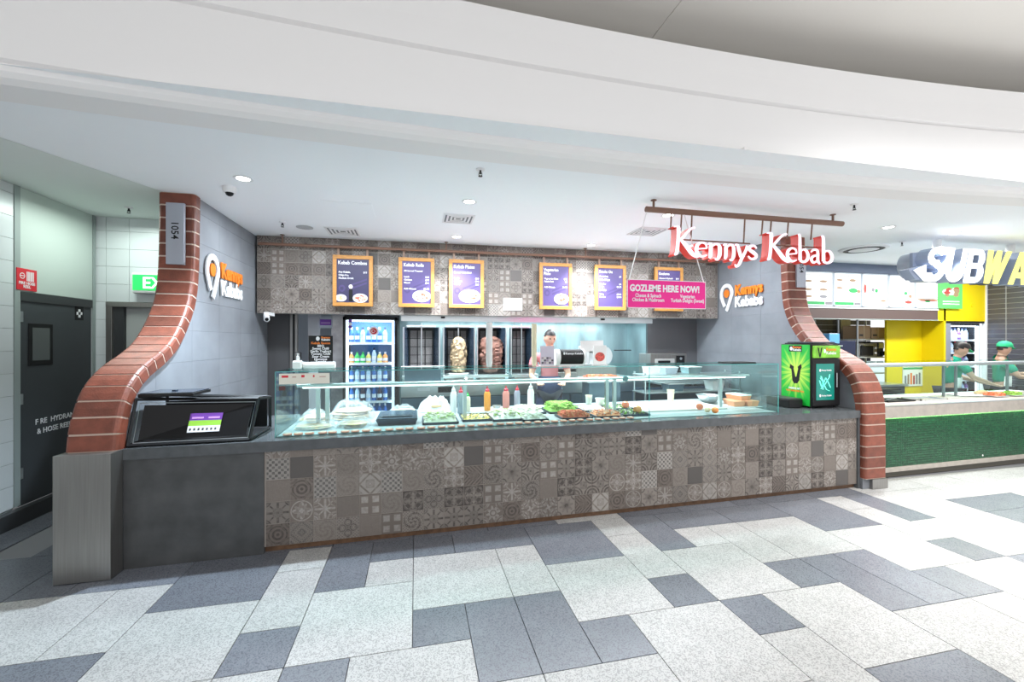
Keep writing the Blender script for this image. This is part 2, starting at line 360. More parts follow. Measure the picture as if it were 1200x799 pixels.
def vent(px, py, sz, label):
    p = atz(px, py, 3.15); t = thing('ceiling_vent', label, 'vent', (p.x, p.y, 3.15)); a = sz/2
    for k in range(4):
        q = a*(1-k*.24); b = B(); i = q-.022
        for u0, u1, v0, v1 in ((-q,q,-q,-i),(-q,q,i,q),(-q,-i,-i,i),(i,q,-i,i)):
            b.box(p.x+u0, p.x+u1, p.y+v0, p.y+v1, 3.15-.012+.002*k, 3.149)
        b.build('louvre_frame', 'white', t)
    B().box(p.x-a+.01, p.x+a-.01, p.y-a+.01, p.y+a-.01, 3.146, 3.1495).build('backing', mat('vent_dark', (.2, .21, .22), .8), t)
vent(402, 271, .40, 'square white ceiling vent above left end of the tiled fascia')
vent(537, 256, .36, 'square white ceiling vent between the two central downlights')
vent(759, 271, .40, 'square ceiling vent left of the hanging letter sign')
def sprinkler(px, py, label, z=3.15):
    p = atz(px, py, z); t = thing('sprinkler_head', label, 'sprinkler', (p.x, p.y, z))
    B().lathe([(.04, -.001), (.036, -.01), (.012, -.012)], p.x, p.y, z, 16).build('rose', 'white', t)
    B().lathe([(.009, 0), (.009, -.04), (.004, -.045)], p.x, p.y, z, 10).tube([(p.x-.012, p.y, z-.03), (p.x-.014, p.y, z-.05), (p.x, p.y, z-.06)], .003, 6).tube([(p.x+.012, p.y, z-.03), (p.x+.014, p.y, z-.05), (p.x, p.y, z-.06)], .003, 6).build('body', 'frame', t)
    B().lathe([(.018, -.06), (.018, -.063), (0, -.063)], p.x, p.y, z, 12).build('deflector', 'frame', t)
sprinkler(563, 198, 'dark sprinkler head alone in middle of the ceiling'); sprinkler(1001, 239, 'dark sprinkler head right of the sign rail end')
sprinkler(331, 260, 'dark sprinkler head near the left end of fascia'); sprinkler(151, 243, 'dark sprinkler head on corridor ceiling left of the brick pillar', 3.148); sprinkler(1057, 283, 'tiny dark sprinkler head left of the neighbouring shop sign')
p = atz(357, 266, 3.15); t = thing('ceiling_speaker', 'round flat ceiling speaker left of the leftmost vent', 'speaker', p)
B().lathe([(.09, -.002), (.10, -.004), (.10, -.009), (.08, -.012), (0, -.012)], p.x, p.y, 3.151, 24).build('grille', mat('grey_grille', (.45, .46, .47), .7), t)
p = atz(269, 219, 3.15); t = thing('dome_camera', 'white dome security camera on ceiling above the left pillar', 'camera', p)
B().lathe([(.055, 0), (.055, -.03), (.05, -.055), (.02, -.058)], p.x, p.y, 3.15, 20).build('housing', 'white', t)
B().lathe([(.036, -.056), (.03, -.075), (.014, -.086), (0, -.088)], p.x, p.y, 3.15, 20, cap=False).build('dome', 'blackg', t)
p = Vector((-1.93, 6.25, 2.02)); t = thing('bullet_camera', 'small white security camera under left end of the tiled fascia', 'camera', (p.x, p.y, 2.07))
B().box(p.x-.03, p.x+.03, p.y-.02, p.y+.24, 2.04, 2.0835, .004).build('bracket', 'white', t)
B().tube([(p.x-.02, p.y+.05, 2.04), (p.x+.03, p.y-.09, 1.985)], .036, 14).build('housing', 'white', t)
B().tube([(p.x+.029, p.y-.088, 1.986), (p.x+.033, p.y-.10, 1.981)], .022, 12).build('lens', 'blackg', t)
p = atz(1012, 291, 3.15); t = thing('cassette_diffuser', 'round white air diffuser with dark slot near neighbouring shop', 'vent', p)
B().lathe([(.32, 0), (.31, -.02), (.26, -.025)], p.x, p.y, 3.15, 28, cap=False).build('ring', 'white', t)
B().lathe([(.26, -.025), (.22, -.012), (.19, -.028)], p.x, p.y, 3.15, 28, cap=False).build('slot', 'black', t)
B().lathe([(.19, -.028), (.1, -.036), (0, -.038)], p.x, p.y, 3.15, 28, cap=False).build('plate', 'white', t)
p = atz(410, 245, 3.15); B().box(p.x-.25, p.x+.25, p.y-.25, p.y+.25, 3.1465, 3.151).build('access_panel', 'ceil', ceiling)
p = at(847, 199, arcY(3.0)-.01); t = thing('beam_detector', 'tiny pale box on the curved bulkhead above the sign', 'detector', (2.75, 3.13, 3.32))
B().box(2.72, 2.78, 3.095, 3.14, 3.29, 3.35, .006).build('housing', 'bulk', t); B().lathe([(.012, 0), (.01, .005), (0, .006)], 0, 0, 0, 10).build('lens', 'white', t, local=True).location = (0, -.035, 0)

# ================================================================== BRICK PILLARS AND STALL SIDE WALLS
PROF = [(0,.0),(0,.9),(.02,1.08),(.058,1.2),(.13,1.335),(.24,1.447),(.43,1.54),(.66,1.635),(.76,1.70),(.87,1.816),(.985,1.97),(1.075,2.134),(1.11,2.337),(1.125,2.6),(1.14,3.15)]
def curve(pts, n):     # arc-length resample with light smoothing
    d = [0]
    for a, b in zip(pts, pts[1:]): d.append(d[-1]+math.hypot(b[0]-a[0], b[1]-a[1]))
    def ev(s):
        s = max(0, min(d[-1], s))
        for i in range(len(d)-1):
            if s <= d[i+1]+1e-9: t = (s-d[i])/(d[i+1]-d[i]); return (pts[i][0]+(pts[i+1][0]-pts[i][0])*t, pts[i][1]+(pts[i+1][1]-pts[i][1])*t)
        return pts[-1]
    def sm(s): 
        q = [ev(s+k*.035) for k in range(-4, 5)]; return (sum(a for a, _ in q)/9, sum(b for _, b in q)/9) if 0.14 < s < d[-1]-.14 else ev(s)
    return sm, d[-1]
def pillar(n, X0, X1, Y0, scale, zstart, inner, steel):
    root = struct('trim_%d' % n)
    pts = [(Y0+a*scale, z) for a, z in PROF if z >= zstart-1e-6]
    if pts[0][1] > zstart: pts = [(Y0, zstart)]+pts
    f, Ltot = curve(pts, 0)
    nb = round(Ltot/.126); st = Ltot/nb
    xm = (X0+X1)/2; hw = (X1-X0)/2
    def frame_at(s):
        p = Vector((0,)+f(s)); t = (Vector((0,)+f(s+.02))-Vector((0,)+f(s-.02))).normalized()
        return p, t, Vector((0, t.z, -t.y))      # inward normal
    sec = [(-hw, .11), (-hw, .03), (-hw+.008, .012), (-hw+.022, .002), (-hw+.035, 0), (hw-.035, 0), (hw-.022, .002), (hw-.008, .012), (hw, .03), (hw, .11)]
    for k in range(nb):
        b = B(); vs = []; ns = 3; q = len(sec); g = .0072; jit = random.uniform(-.002, .002)
        for i in range(ns):
            p, t, nn = frame_at(k*st+g+(st-2*g)*i/(ns-1))
            for u, v in sec: vs.append((xm+u, p.y+nn.y*(v+jit), p.z+nn.z*(v+jit)))
        fs = [(i*q+a, i*q+(a+1) % q, (i+1)*q+(a+1) % q, (i+1)*q+a) for i in range(ns-1) for a in range(q)]
        fs += [tuple(range(q)), tuple((ns-1)*q+a for a in range(q))[::-1]]
        b.add(vs, fs); p0 = frame_at(k*st+st/2)[0]
        b.build('brick', 'brick', root)
    b = B(); vs = []; ns = 60
    sec2 = [(-hw+.003, .105), (-hw+.003, .03), (-hw+.022, .0055), (hw-.022, .0055), (hw-.003, .03), (hw-.003, .105)]; q = 6
    for i in range(ns+1):
        p, t, nn = frame_at(Ltot*i/ns)
        for u, v in sec2: vs.append((xm+u, p.y+nn.y*v, p.z+nn.z*v))
    fs = [(i*q+a, i*q+(a+1) % q, (i+1)*q+(a+1) % q, (i+1)*q+a) for i in range(ns) for a in range(q)]
    b.add(vs, fs); b.build('mortar_bed', 'mortar', root)
    if steel:
        B().box(X0-.02, X1+.005, Y0-.062, Y0+.07, .004, .9, .002).build('steel_cladding', 'steel', root)
        B().box(X0-.01, X1+.003, Y0-.03, Y0+.12, .0, .895).build('plinth', 'concrete', root)
    else:
        B().box(X1-.22, X1+.004, Y0-.006, Y0+.1, .0, .115, .002).build('steel_base', 'steel', root)
        B().box(X0+.0, X1-.005, Y0+.03, Y0+.12, .0, .12).build('plinth', 'wallgap', root)
    # stall wall behind the bricks
    side = 'left' if inner > 0 else 'right'
    wroot = struct('wall_stall_'+side)
    inn = []
    for i in range(41):
        p, t, nn = frame_at(Ltot*i/40); inn.append((p.y+nn.y*.104, p.z+nn.z*.104))
    inn = [(a, max(0, c)) for a, c in inn]
    poly = [(inn[0][0], 0)]+inn+[(inn[-1][0], 3.15), (7.7, 3.15), (7.7, 0)]
    xi = X1-.03 if inner > 0 else X0+.03         # inner face
    xo = X0+.04 if inner > 0 else X1-.04
    B().prism(poly, lambda u, v, w_: (xi-inner*.012+(xo-xi+inner*.012)*w_, u, v), 1).build('wall_core', 'wallgap', wroot)
    iy = 0; y = 3.6
    while y < 7.7:
        for kz in range(11):
            z0 = .0+kz*.3
            c = clip(poly, y+.001, y+.599, z0+.001, min(z0+.299, 3.15))
            if c: B().prism(c, lambda u, v, w_: (xi-inner*.013*w_, u, v), 1).build('wall_panel', 'wallgrey', wroot)
        y += .6
    return root
pl = pillar(2, -2.434, -2.12, 3.648, 1.0, .9, 1, True)
prt = pillar(3, 5.0, 5.32, 3.855, .925, .118, -1, False)
# suite number plates
def plate(X, Y, z0, z1, wd, label, txt):
    t = thing('suite_plate', label, 'plate', (X, Y, z0))
    B().box(X-wd/2, X+wd/2, Y-.03, Y, z0, z1, .002).build('plate', mat('brushed_plate', (.42, .44, .50), .4, .5), t)
    text(txt, .088, 'frame', t, (X-.03, Y-.031, (z0+z1)/2+.12), (PI/2, PI/2, 0), .001, .001)
plate(-2.265, 4.765, 2.44, 3.035, .155, 'upright steel number plate on left brick pillar', '1054')
plate(5.20, 4.895, 2.44, 2.95, .15, 'upright steel number plate on right brick pillar', '1054')
# wall logos
def logo(x, sgn, y0, z0, s, label):
    rot = FL if sgn > 0 else FR
    t = thing('wall_logo', label, 'logo', (x, y0, z0))
    fn = lambda u, v, w_: (x+sgn*w_, y0+sgn*u*s, z0+v*s)
    def ring(r, cx, cz, k0=0): return [(cx+r*math.cos(a), cz+r*math.sin(a)) for a in [PI*2*i/28 for i in range(28)]]
    b = B(); pth = [(-.045, -.135), (-.09, -.05), (-.125, .03)]+[(.128*math.cos(a), .085+.14*math.sin(a)) for a in [math.radians(190-200*q/14) for q in range(15)]]+[(.10, -.0), (.06, -.10), (.0, -.215)]
    Lp, Rp = [], []
    for i, p_ in enumerate(pth):
        a_, c_ = pth[max(i-1, 0)], pth[min(i+1, len(pth)-1)]; d_ = Vector((c_[0]-a_[0], c_[1]-a_[1])).normalized(); Lp.append((p_[0]-d_.y*.032, p_[1]+d_.x*.032)); Rp.append((p_[0]+d_.y*.032, p_[1]-d_.x*.032))
    for i in range(len(pth)-1): b.prism([Lp[i], Lp[i+1], Rp[i+1], Rp[i]], fn, .015)
    b.build('map_pin', 'ink', t)
    B().prism(disc(0, .085, .062, .07, 20), fn, .014).build('orange_dot', 'orange', t)
    for s_, m_, dz in (('Kennys', 'orange', .035), ('Kebabs', 'ink', -.16)):
        text(s_, .235*s, m_, t, (x+sgn*.008, y0+sgn*.20*s, z0+dz*s), rot, .008, .009*s, sx=.86)
logo(-2.137, 1, 5.19, 2.38, 1.0, 'white and orange map pin logo with shop name on left stall wall')
logo(5.017, -1, 6.09, 2.40, .95, 'white and orange map pin logo with shop name on right stall wall')

# ================================================================== PATTERNED TILES
def pattern(kind, A, Bc, i):
    m = mat('patterned_tile_%d' % i, A, .5); nt = m.node_tree; b = nt.nodes['Principled BSDF']
    uv = nt.nodes.new('ShaderNodeUVMap'); sp = nt.nodes.new('ShaderNodeSeparateXYZ'); nt.links.new(uv.outputs[0], sp.inputs[0])
    u, v = N(nt, sp.outputs[0])-.5, N(nt, sp.outputs[1])-.5
    x, y = u.abs(), v.abs(); r = (x*x+y*y).sq(); a = v.op('ARCTAN2', u)
    cx, cy = x*(-1)+.5, y*(-1)+.5; cr = (cx*cx+cy*cy).sq()
    ring = lambda q, rad, wd: (q-rad).abs().lt(wd, .02)
    if kind == 0: f = (r-((a*8).sin()*.09)).lt(.3, .03).op('SUBTRACT', ring(r, .14, .03)).mx(ring(cr, .2, .03))
    elif kind == 1: f = ((u*25.13).sin()*(v*25.13).sin()).op('GREATER_THAN', .05).mn(x.mx(y).lt(.46))
    elif kind == 2: f = ring(r, .38, .035).mx(ring(r, .2, .05)).mx(r.lt(.07)).mx(cr.lt(.1))
    elif kind == 3: f = ((x+y)*3).fr().op('SUBTRACT', .5).abs().lt(.17, .06)
    elif kind == 4: f = ring(cr, .42, .04).mx(ring(cr, .26, .05)).mx((r-((a*4).sin()*.06)).lt(.13))
    elif kind == 5: f = (x*0).op('ADD', .12)
    elif kind == 6: f = ((a*4).op('COSINE')*.17+.24-r).op('GREATER_THAN', 0).mx(ring(r, .45, .025))
    elif kind == 7: f = (x.mn(y)).lt(.05).mx((x-y).abs().lt(.045)).mn(r.lt(.46)).mx(ring(cr, .18, .035))
    elif kind == 8: f = ((a*3)+r*26).sin().op('GREATER_THAN', .1).mn(r.lt(.47))
    elif kind == 9: f = ((u+y)*5).fr().op('SUBTRACT', .5).abs().lt(.22, .08)
    elif kind == 10: f = ((u*62).sin()*(v*62).sin()).abs().lt(.3, .3)
    elif kind == 11: f = ring(cr, .5, .06).mx(((a*4).sin().abs()*.12+.08-r).op('GREATER_THAN', 0)).mx(ring(cr, .12, .05))
    elif kind == 12: f = (x-.25).abs().mx((y-.25).abs()).lt(.15, .04)
    else: f = ring((u*u*1.0+(y-.25)*(y-.25)).sq(), .15, .03).mx(ring(((x-.25)*(x-.25)+v*v).sq(), .15, .03)).mx(r.lt(.06))
    if kind not in (1, 5, 12):      # a second, finer motif laid into the first
        k2 = i % 5
        if k2 == 0: f2 = ((a*8).sin()*.07+.30-r).op('GREATER_THAN', 0).mn((r-.12).op('GREATER_THAN', 0))
        elif k2 == 1: f2 = ring(((x-.25)*(x-.25)+(y-.25)*(y-.25)).sq(), .15, .035)
        elif k2 == 2: f2 = ((a*3)+cr*30).sin().op('GREATER_THAN', .2).mn(cr.lt(.42))
        elif k2 == 3: f2 = ((x*44).sin()*(y*44).sin()).op('GREATER_THAN', .2)
        else: f2 = ((cr*4+x.mn(y)*3).fr()-.5).abs().lt(.2, .06)
        f = (f-f2*.62).abs()
    tc = nt.nodes.new('ShaderNodeTexCoord'); oi = nt.nodes.new('ShaderNodeObjectInfo')
    ad = nt.nodes.new('ShaderNodeVectorMath'); nt.links.new(tc.outputs['Object'], ad.inputs[0]); nt.links.new(oi.outputs['Location'], ad.inputs[1])
    nz = nt.nodes.new('ShaderNodeTexNoise'); nz.inputs['Scale'].default_value = 40; nz.inputs['Detail'].default_value = 3; nt.links.new(ad.outputs[0], nz.inputs['Vector'])
    g = N(nt, nz.outputs['Fac'])
    f = f*(g*1.7-.05).op('MINIMUM', 1).op('MAXIMUM', .15)
    mx = nt.nodes.new('ShaderNodeMix'); mx.data_type = 'RGBA'; mx.inputs['A'].default_value = tuple(A)+(1,); mx.inputs['B'].default_value = tuple(Bc)+(1,)
    nt.links.new(f.v, mx.inputs['Factor']); nt.links.new(mx.outputs['Result'], b.inputs['Base Color'])
    return random_tone(m, .12)
T1, T2, T3, T4, T5 = (.225, .197, .174), (.068, .055, .048), (.33, .305, .28), (.165, .136, .117), (.10, .09, .084)
PAT = [(0,T1,T2),(1,T3,T5),(2,T4,T2),(3,T1,T5),(4,T1,T2),(5,T5,T2),(6,T2,T1),(7,T4,T3),(8,T1,T4),(9,T4,T2),(10,T4,T1),(11,T4,T3),(12,T4,T3),(13,T1,T2),(7,T1,T2),(6,T4,T3),(4,T4,T3),(0,T4,T3),(8,T1,T2),(3,T3,T4)]
PM = [pattern(k, a, c, i) for i, (k, a, c) in enumerate(PAT)]
TM = {}
def ptile(parent, x0, z0, wd, ht, idx, y, th=.010, flip=False):
    key = (idx, round(wd, 3), round(ht, 3), flip)
    if key not in TM:
        g, c = .0016, .0012
        a, d = wd-g, ht-g
        vs = [(g, th, g), (a, th, g), (a, th, d), (g, th, d), (g+c, 0, g+c), (a-c, 0, g+c), (a-c, 0, d-c), (g+c, 0, d-c)]
        me = bpy.data.meshes.new('tile'); me.from_pydata(vs, [], [(4, 5, 6, 7), (0, 1, 5, 4), (1, 2, 6, 5), (2, 3, 7, 6), (3, 0, 4, 7)])
        ul = me.uv_layers.new(name='UVMap')
        for lp in me.loops: p = vs[lp.vertex_index]; ul.data[lp.index].uv = (p[0]/TP, (p[2]/TP if not flip else 1-(ht-p[2])/TP))
        me.materials.append(PM[idx]); TM[key] = me
    o = link('tile', TM[key], parent); o.location = (x0, y, z0); return o
TP = .177
# fascia above the stall, hung with the menu boards
fa = math.atan2(6.30-6.47, 7.12)
fas = struct('wall_fascia'); fas.location = (-2.12, 6.47, 0); fas.rotation_euler = (0, 0, fa)
B().box(0, 7.13, .0035, .16, 2.083, 3.15).build('fascia_board', mat('fascia_grout', (.34, .31, .285), .9), fas, local=True)
TPF = TP
rt = random.Random(11)
for j in range(6):
    for i in range(41):
        x0 = i*.177; wd = min(.177, 7.12-x0)
        if wd < .02: continue
        ht = .177 if j < 5 else 3.15-(2.083+5*.177)
        ptile(fas, x0, 2.083+j*.177, wd, ht, rt.randrange(len(PM)), 0)
def fpt(px, py, off=0):
    k = math.tan(fa); u, v = (px-600)/500, (399.5-py)/500; ax, ay = u*C3+S3, -u*S3+C3
    d = (6.47+2.12*k+off)/(ay-k*ax); return Vector((d*ax, d*ay, 1.7+d*v))

# ================================================================== SERVICE COUNTER
cnt = thing('service_counter', 'long grey stone food counter faced with patterned tiles', 'counter', (-2.12, 3.73, 0), KA)
B().box(.0, .94, .0, .05, .0, .816, .002).build('concrete_panel', 'concrete', cnt, local=True)
B().hexa([(0,-.012,.816),(7.14,-.012,.816),(7.12,1.30,.816),(.05,1.30,.816),(0,-.012,.9),(7.14,-.012,.9),(7.12,1.30,.9),(.05,1.30,.9)]).build('worktop', 'slab', cnt, local=True)
B().box(.94, 7.11, .0155, .05, .05, .816).build('tile_backing', mat('tile_grout', (.34, .30, .27), .9), cnt, local=True)
B().box(.94, 7.11, .045, .07, .0, .052).build('kick_board', 'kick', cnt, local=True)
B().box(7.095, 7.135, -.005, .10, .0, .816).build('end_panel', 'slab', cnt, local=True)
B().box(.06, 7.05, .07, .90, .0, .81).build('carcass', 'dkwall', cnt, local=True)
for j in range(5):
    for i in range(36):
        x0 = .95+i*.177; wd = min(.177, 7.095-x0)
        if wd < .02: continue
        ht = .177 if j < 4 else .816-(.05+4*.177)
        ptile(cnt, x0, .05+j*.177, wd, ht, rt.randrange(len(PM)), .012)

# ------------------------------------------------------------------ glass display case
cas = thing('display_case', 'long glass fronted food display case on the counter', 'display case', (-2.12, 3.73, .9), KA)
gx0, gx1, gxm, gy, gt = .99, 6.10, 4.47, .12, .54
def lb(*a): return B().box(*a)
lb(gx0, gxm-.003, gy, gy+.008, .0, gt).build('front_glass', 'glass', cas, local=True)
lb(gxm+.003, gx1, gy, gy+.008, .0, gt).build('front_glass', 'glass', cas, local=True)
lb(gx0, gx0+.008, gy+.01, gy+.86, .0, gt).build('end_glass', 'glass', cas, local=True)
lb(gx1-.008, gx1, gy+.01, gy+.70, .0, gt).build('end_glass', 'glass', cas, local=True)
lb(gx0, gx1, gy-.002, gy+.42, gt, gt+.008).build('top_glass', 'glass', cas, local=True)
e = B()
e.box(gx0, gx1, gy-.004, gy-.002, gt+.001, gt+.007); e.box(gx0, gx1, gy+.42, gy+.423, gt+.001, gt+.007)
e.box(gx0-.002, gx0, gy, gy+.009, 0, gt); e.box(gx1, gx1+.003, gy, gy+.009, 0, gt); e.box(gxm-.004, gxm+.004, gy-.002, gy, 0, gt)
e.build('glass_edge', 'gedge', cas, local=True)
e = B(); e.box(gx0+.10, 5.98, gy+.30, gy+.40, gt-.155, gt-.135); e.tube([(gx0+.10, gy+.30, gt-.145), (5.98, gy+.30, gt-.145)], .014, 10); e.build('rail', 'steel2', cas, local=True)
B().tube([(gx0+.14, gy+.335, gt-.162), (5.96, gy+.335, gt-.162)], .012, 10).build('light_tube', 'led', cas, local=True)
for u, y_ in ((gx0+.26, .5), (gx0+.34, .5), (4.13, .38), (4.24, .42), (5.62, .45), (2.62, .5)):
    lb(u-.018, u+.018, y_, y_+.03, 0, gt-.155).build('post', 'steel2', cas, local=True)
B().tube([(4.36, gy+.28, gt-.15), (4.36, gy+.31, gt-.15)], .03, 16).build('clamp_knob', mat('knob', (.12, .25, .27), .4), cas, local=True)
lb(gx0+.01, 6.09, gy+.02, 1.28, .002, .006).build('deck', mat('white_deck', (.40, .43, .45), .35), cas, local=True)
st = lb(gx0+.03, gx0+.42, gy-.003, gy-.001, gt-.10, gt-.012).build('label_strip', mat('cream_sticker', (.78, .76, .66), .6), cas, local=True)
e = B()
for k, (u, wd, hh) in enumerate(((.05,.05,.018),(.13,.03,.008),(.20,.025,.02),(.29,.012,.018),(.34,.05,.006))): e.cur = k % 3; e.box(gx0+u, gx0+u+wd, gy-.005, gy-.0035, gt-.045, gt-.045+hh)
e.build('print', [ 'redp', mat('sepia_print', (.5, .3, .25), .6), 'redp'], st, local=True)
st2 = lb(gx0+.03, gx0+.075, gy-.003, gy-.001, gt-.15, gt-.115).build('label_strip', mat('dark_sticker', (.12, .05, .05), .6), cas, local=True)

# ------------------------------------------------------------------ food in the case
def heap(b, x0, x1, y0, y1, z, h, n, size, cols, flat=1.0, rs=None):
    rs = rs or random
    g = 7; vs = []
    for i in range(g):
        for j in range(g):
            u, v = i/(g-1), j/(g-1); k = min(1, 4*min(u, 1-u, v, 1-v)*1.3)
            vs.append((x0+(x1-x0)*u, y0+(y1-y0)*v, z+h*k**.6*(.8+.3*rs.random()) if k > 0 else z))
    b.cur = 0; b.add(vs, [(i*g+j, (i+1)*g+j, (i+1)*g+j+1, i*g+j+1) for i in range(g-1) for j in range(g-1)], True)
    for q in range(n):
        u, v = rs.uniform(.05, .95), rs.uniform(.05, .95); k = min(1, 4*min(u, 1-u, v, 1-v)*1.3)
        c = Vector((x0+(x1-x0)*u, y0+(y1-y0)*v, z+h*k**.6)); b.cur = rs.randrange(len(cols))
        R = Matrix.Rotation(rs.uniform(0, PI), 3, 'Z') @ Matrix.Rotation(rs.uniform(-.6, .6), 3, 'X')
        sx, sy, sz = size[0]*rs.uniform(.6, 1.2), size[1]*rs.uniform(.7, 1.2), size[2]
        b.box(c.x-sx, c.x+sx, c.y-sy, c.y+sy, c.z-sz, c.z+sz, 0, R)
    b.cur = 0
FM = {}
def fm(name, col, rough=.6):
    if name not in FM: FM[name] = mat(name, col, rough)
    return FM[name]
def pan(x, y, wx, wy, label, cols, size, h=.05, n=120, dark=True, lvl=.016):
    t = thing('food_pan', label, 'food pan', (x, y, .907), 0, 'food pans in the display case'); z = .907
    b = B(); a, c = wx/2, wy/2; hh = .022
    for x0, x1, y0, y1 in ((-a, a, -c, -c+.012), (-a, a, c-.012, c), (-a, -a+.012, -c, c), (a-.012, a, -c, c)): b.box(x+x0, x+x1, y+y0, y+y1, z, z+hh)
    b.box(x-a, x+a, y-c, y+c, z-.0005, z+.006); b.build('pan', 'trayd' if dark else 'steel2', t)
    f = B(); heap(f, x-a+.012, x+a-.012, y-c+.012, y+c-.012, z+lvl, h, n, size, cols)
    f.build('food', cols, t, kind='stuff', label=None)
W1, W2 = fm('pale_onion', (.62, .62, .48)), fm('cream_shred', (.66, .60, .46)); G1, G2 = fm('lettuce', (.20, .42, .05)), fm('lettuce_pale', (.40, .58, .12)); O1, O2 = fm('diced_tomato', (.62, .13, .05)), fm('carrot_shred', (.70, .27, .11))
Y1 = fm('corn', (.80, .62, .18)); K1 = fm('olive', (.03, .04, .03)); WH = fm('white_shred', (.70, .67, .62))
pan(.235, 4.30, .34, .40, 'pan heaped with pale shredded lettuce right of the lidded navy tray', [W1, W2, G2], (.02, .004, .003), .07, 160)
pan(.60, 4.36, .30, .38, 'dark pan of yellow corn behind the pale tomato pieces', [Y1, W1, K1], (.008, .008, .006), .01, 120, True, .010)
pan(.90, 4.32, .32, .40, 'pan heaped with white shredded onion left of the white cheese pans', [WH, W1, G2], (.022, .004, .003), .06, 160)
pan(1.22, 4.62, .34, .34, 'pan of white grated cheese in the back row below the white bottle', [WH, W2], (.018, .003, .003), .055, 150)
pan(1.16, 4.20, .26, .30, 'pan of white shreds in the front row below the cheese pan', [WH, W2, W1], (.018, .004, .003), .045, 120)
pan(1.60, 4.60, .36, .36, 'pan heaped with bright green shredded lettuce', [G1, G2, G2], (.022, .006, .003), .085, 200)
pan(1.60, 4.19, .32, .28, 'front row pan of diced orange red tomato before the lettuce', [O1, O2, O1], (.010, .010, .008), .045, 160)
pan(2.00, 4.62, .34, .36, 'dark pan of white and orange shreds right of green lettuce', [WH, O2, WH], (.02, .004, .003), .02, 140, True, .010)
pan(1.96, 4.20, .30, .28, 'front row pan of shredded carrot before the white shreds', [O2, O1, WH], (.018, .004, .003), .04, 120)
pan(2.32, 4.66, .28, .34, 'dark pan of green pickles in the back row, rightmost of the back pans', [G1, K1, W1], (.014, .010, .005), .015, 120, True, .010)
pan(2.28, 4.25, .30, .32, 'dark pan of black olives at the right end of the front row', [K1, K1, G1, W1], (.010, .010, .008), .02, 160, True, .010)
# lidded tray
t = thing('lidded_tray', 'navy plastic tray with flat lid among the wrapped breads', 'tray', (-.17, 4.36, .907))
b = B(); b.hexa([(-.34,4.18,.907),(.0,4.18,.907),(.0,4.56,.907),(-.34,4.56,.907),(-.36,4.14,.965),(.02,4.14,.965),(.02,4.60,.965),(-.36,4.60,.965)]); b.build('tray', 'trayd', t)
b = B(); b.box(-.355, .015, 4.145, 4.595, .966, .976, .004); b.box(-.31, -.03, 4.20, 4.54, .976, .99, .006); b.build('lid', mat('smoky_lid', (.05, .075, .11), .2), t)
# wrapped breads and bags
breadm = mat('flat_bread', (.60, .40, .22), .8, noise=.25, nscale=14); bagm = film('clear_bag', (.75, .82, .9), .26)
def bag(x, y, sx, sy, h, label, seed, n=3, mt=None):
    rs = random.Random(seed); t = thing('wrapped_bread', label, 'bread', (x, y, .907), 0, 'wrapped breads in the display case'); z = .907
    for k in range(n):
        b = B(); zz = z+k*h*.55/n; ox, oy = rs.uniform(-.02, .02), rs.uniform(-.02, .02)
        b.lathe([(0, .0), (.85, .0), (1.0, h*.22/n), (.93, h*.45/n), (0, h*.55/n)], x+ox, y+oy, zz, 20, sx=sx*.42, sy=sy*.42); b.build('flatbread', breadm, t)
    b = B(); g = 13; vs = []
    for i in range(g):
        for j in range(g):
            u, v = i/(g-1)*2-1, j/(g-1)*2-1; k = max(0, 1-max(abs(u), abs(v))**3)
            vs.append((x+u*sx/2*(1+rs.uniform(-.08, .08)), y+v*sy/2*(1+rs.uniform(-.08, .08)), z+.004+h*k*(.72+.5*rs.random())))
    b.add(vs, [(i*g+j, (i+1)*g+j, (i+1)*g+j+1, i*g+j+1) for i in range(g-1) for j in range(g-1)]); b.build('plastic_bag', mt or bagm, t)
    return t
bag(-.90, 4.16, .36, .22, .07, 'clear wrapped flatbreads nearest the left end of glass case', 1)
bag(-.98, 4.54, .26, .32, .11, 'crumpled clear bag of bread behind the leftmost wrapped breads', 2)
bag(-.56, 4.20, .30, .26, .08, 'wrapped flatbreads just left of the navy tray', 3)
bag(-.64, 4.66, .44, .38, .17, 'tall crumpled clear bag of bread in front of the drinks fridge', 4, 4)
bag(-.14, 4.78, .30, .20, .09, 'low wrapped bread behind the navy lidded tray', 5)
bag(.22, 4.93, .36, .26, .15, 'knotted white plastic bag behind the pale shredded lettuce', 6, 2, film('white_bag', (.92, .92, .92), .85))
# tomato slices along the front glass
tsl = B(); tsl.lathe([(0, 0), (.030, .001), (.034, .006), (.030, .011), (0, .012)], 0, 0, 0, 14)
def tomato_slice(x, lab, proto=[None]):
    y = cY(x)+.165
    if proto[0] is None:
        t = thing('tomato_slice', lab, 'tomato', (x, y, .907), 0, 'tomato slices along the front glass')
        b = B(); b.lathe([(0, 0), (.034, .001), (.038, .007), (.033, .014), (0, .016)], x, y, .907, 14); b.build('slice', mat('tomato_flesh', (.62, .22, .16), .4), t)
        b = B(); b.lathe([(.0, .0165), (.024, .0168), (.026, .0155)], x, y, .907, 10, cap=False); b.build('pale_heart', mat('tomato_heart', (.70, .45, .36), .4), t); proto[0] = t
    else: copy_tree(proto[0], (x, y, .907), lab)
for k in range(36): tomato_slice(-1.06+k*.092+random.uniform(-.008, .008), 'pale tomato slice along the front glass, %s counting from %s end' % (ORD[k] if k < 18 else ORD[35-k], 'left' if k < 18 else 'right'))
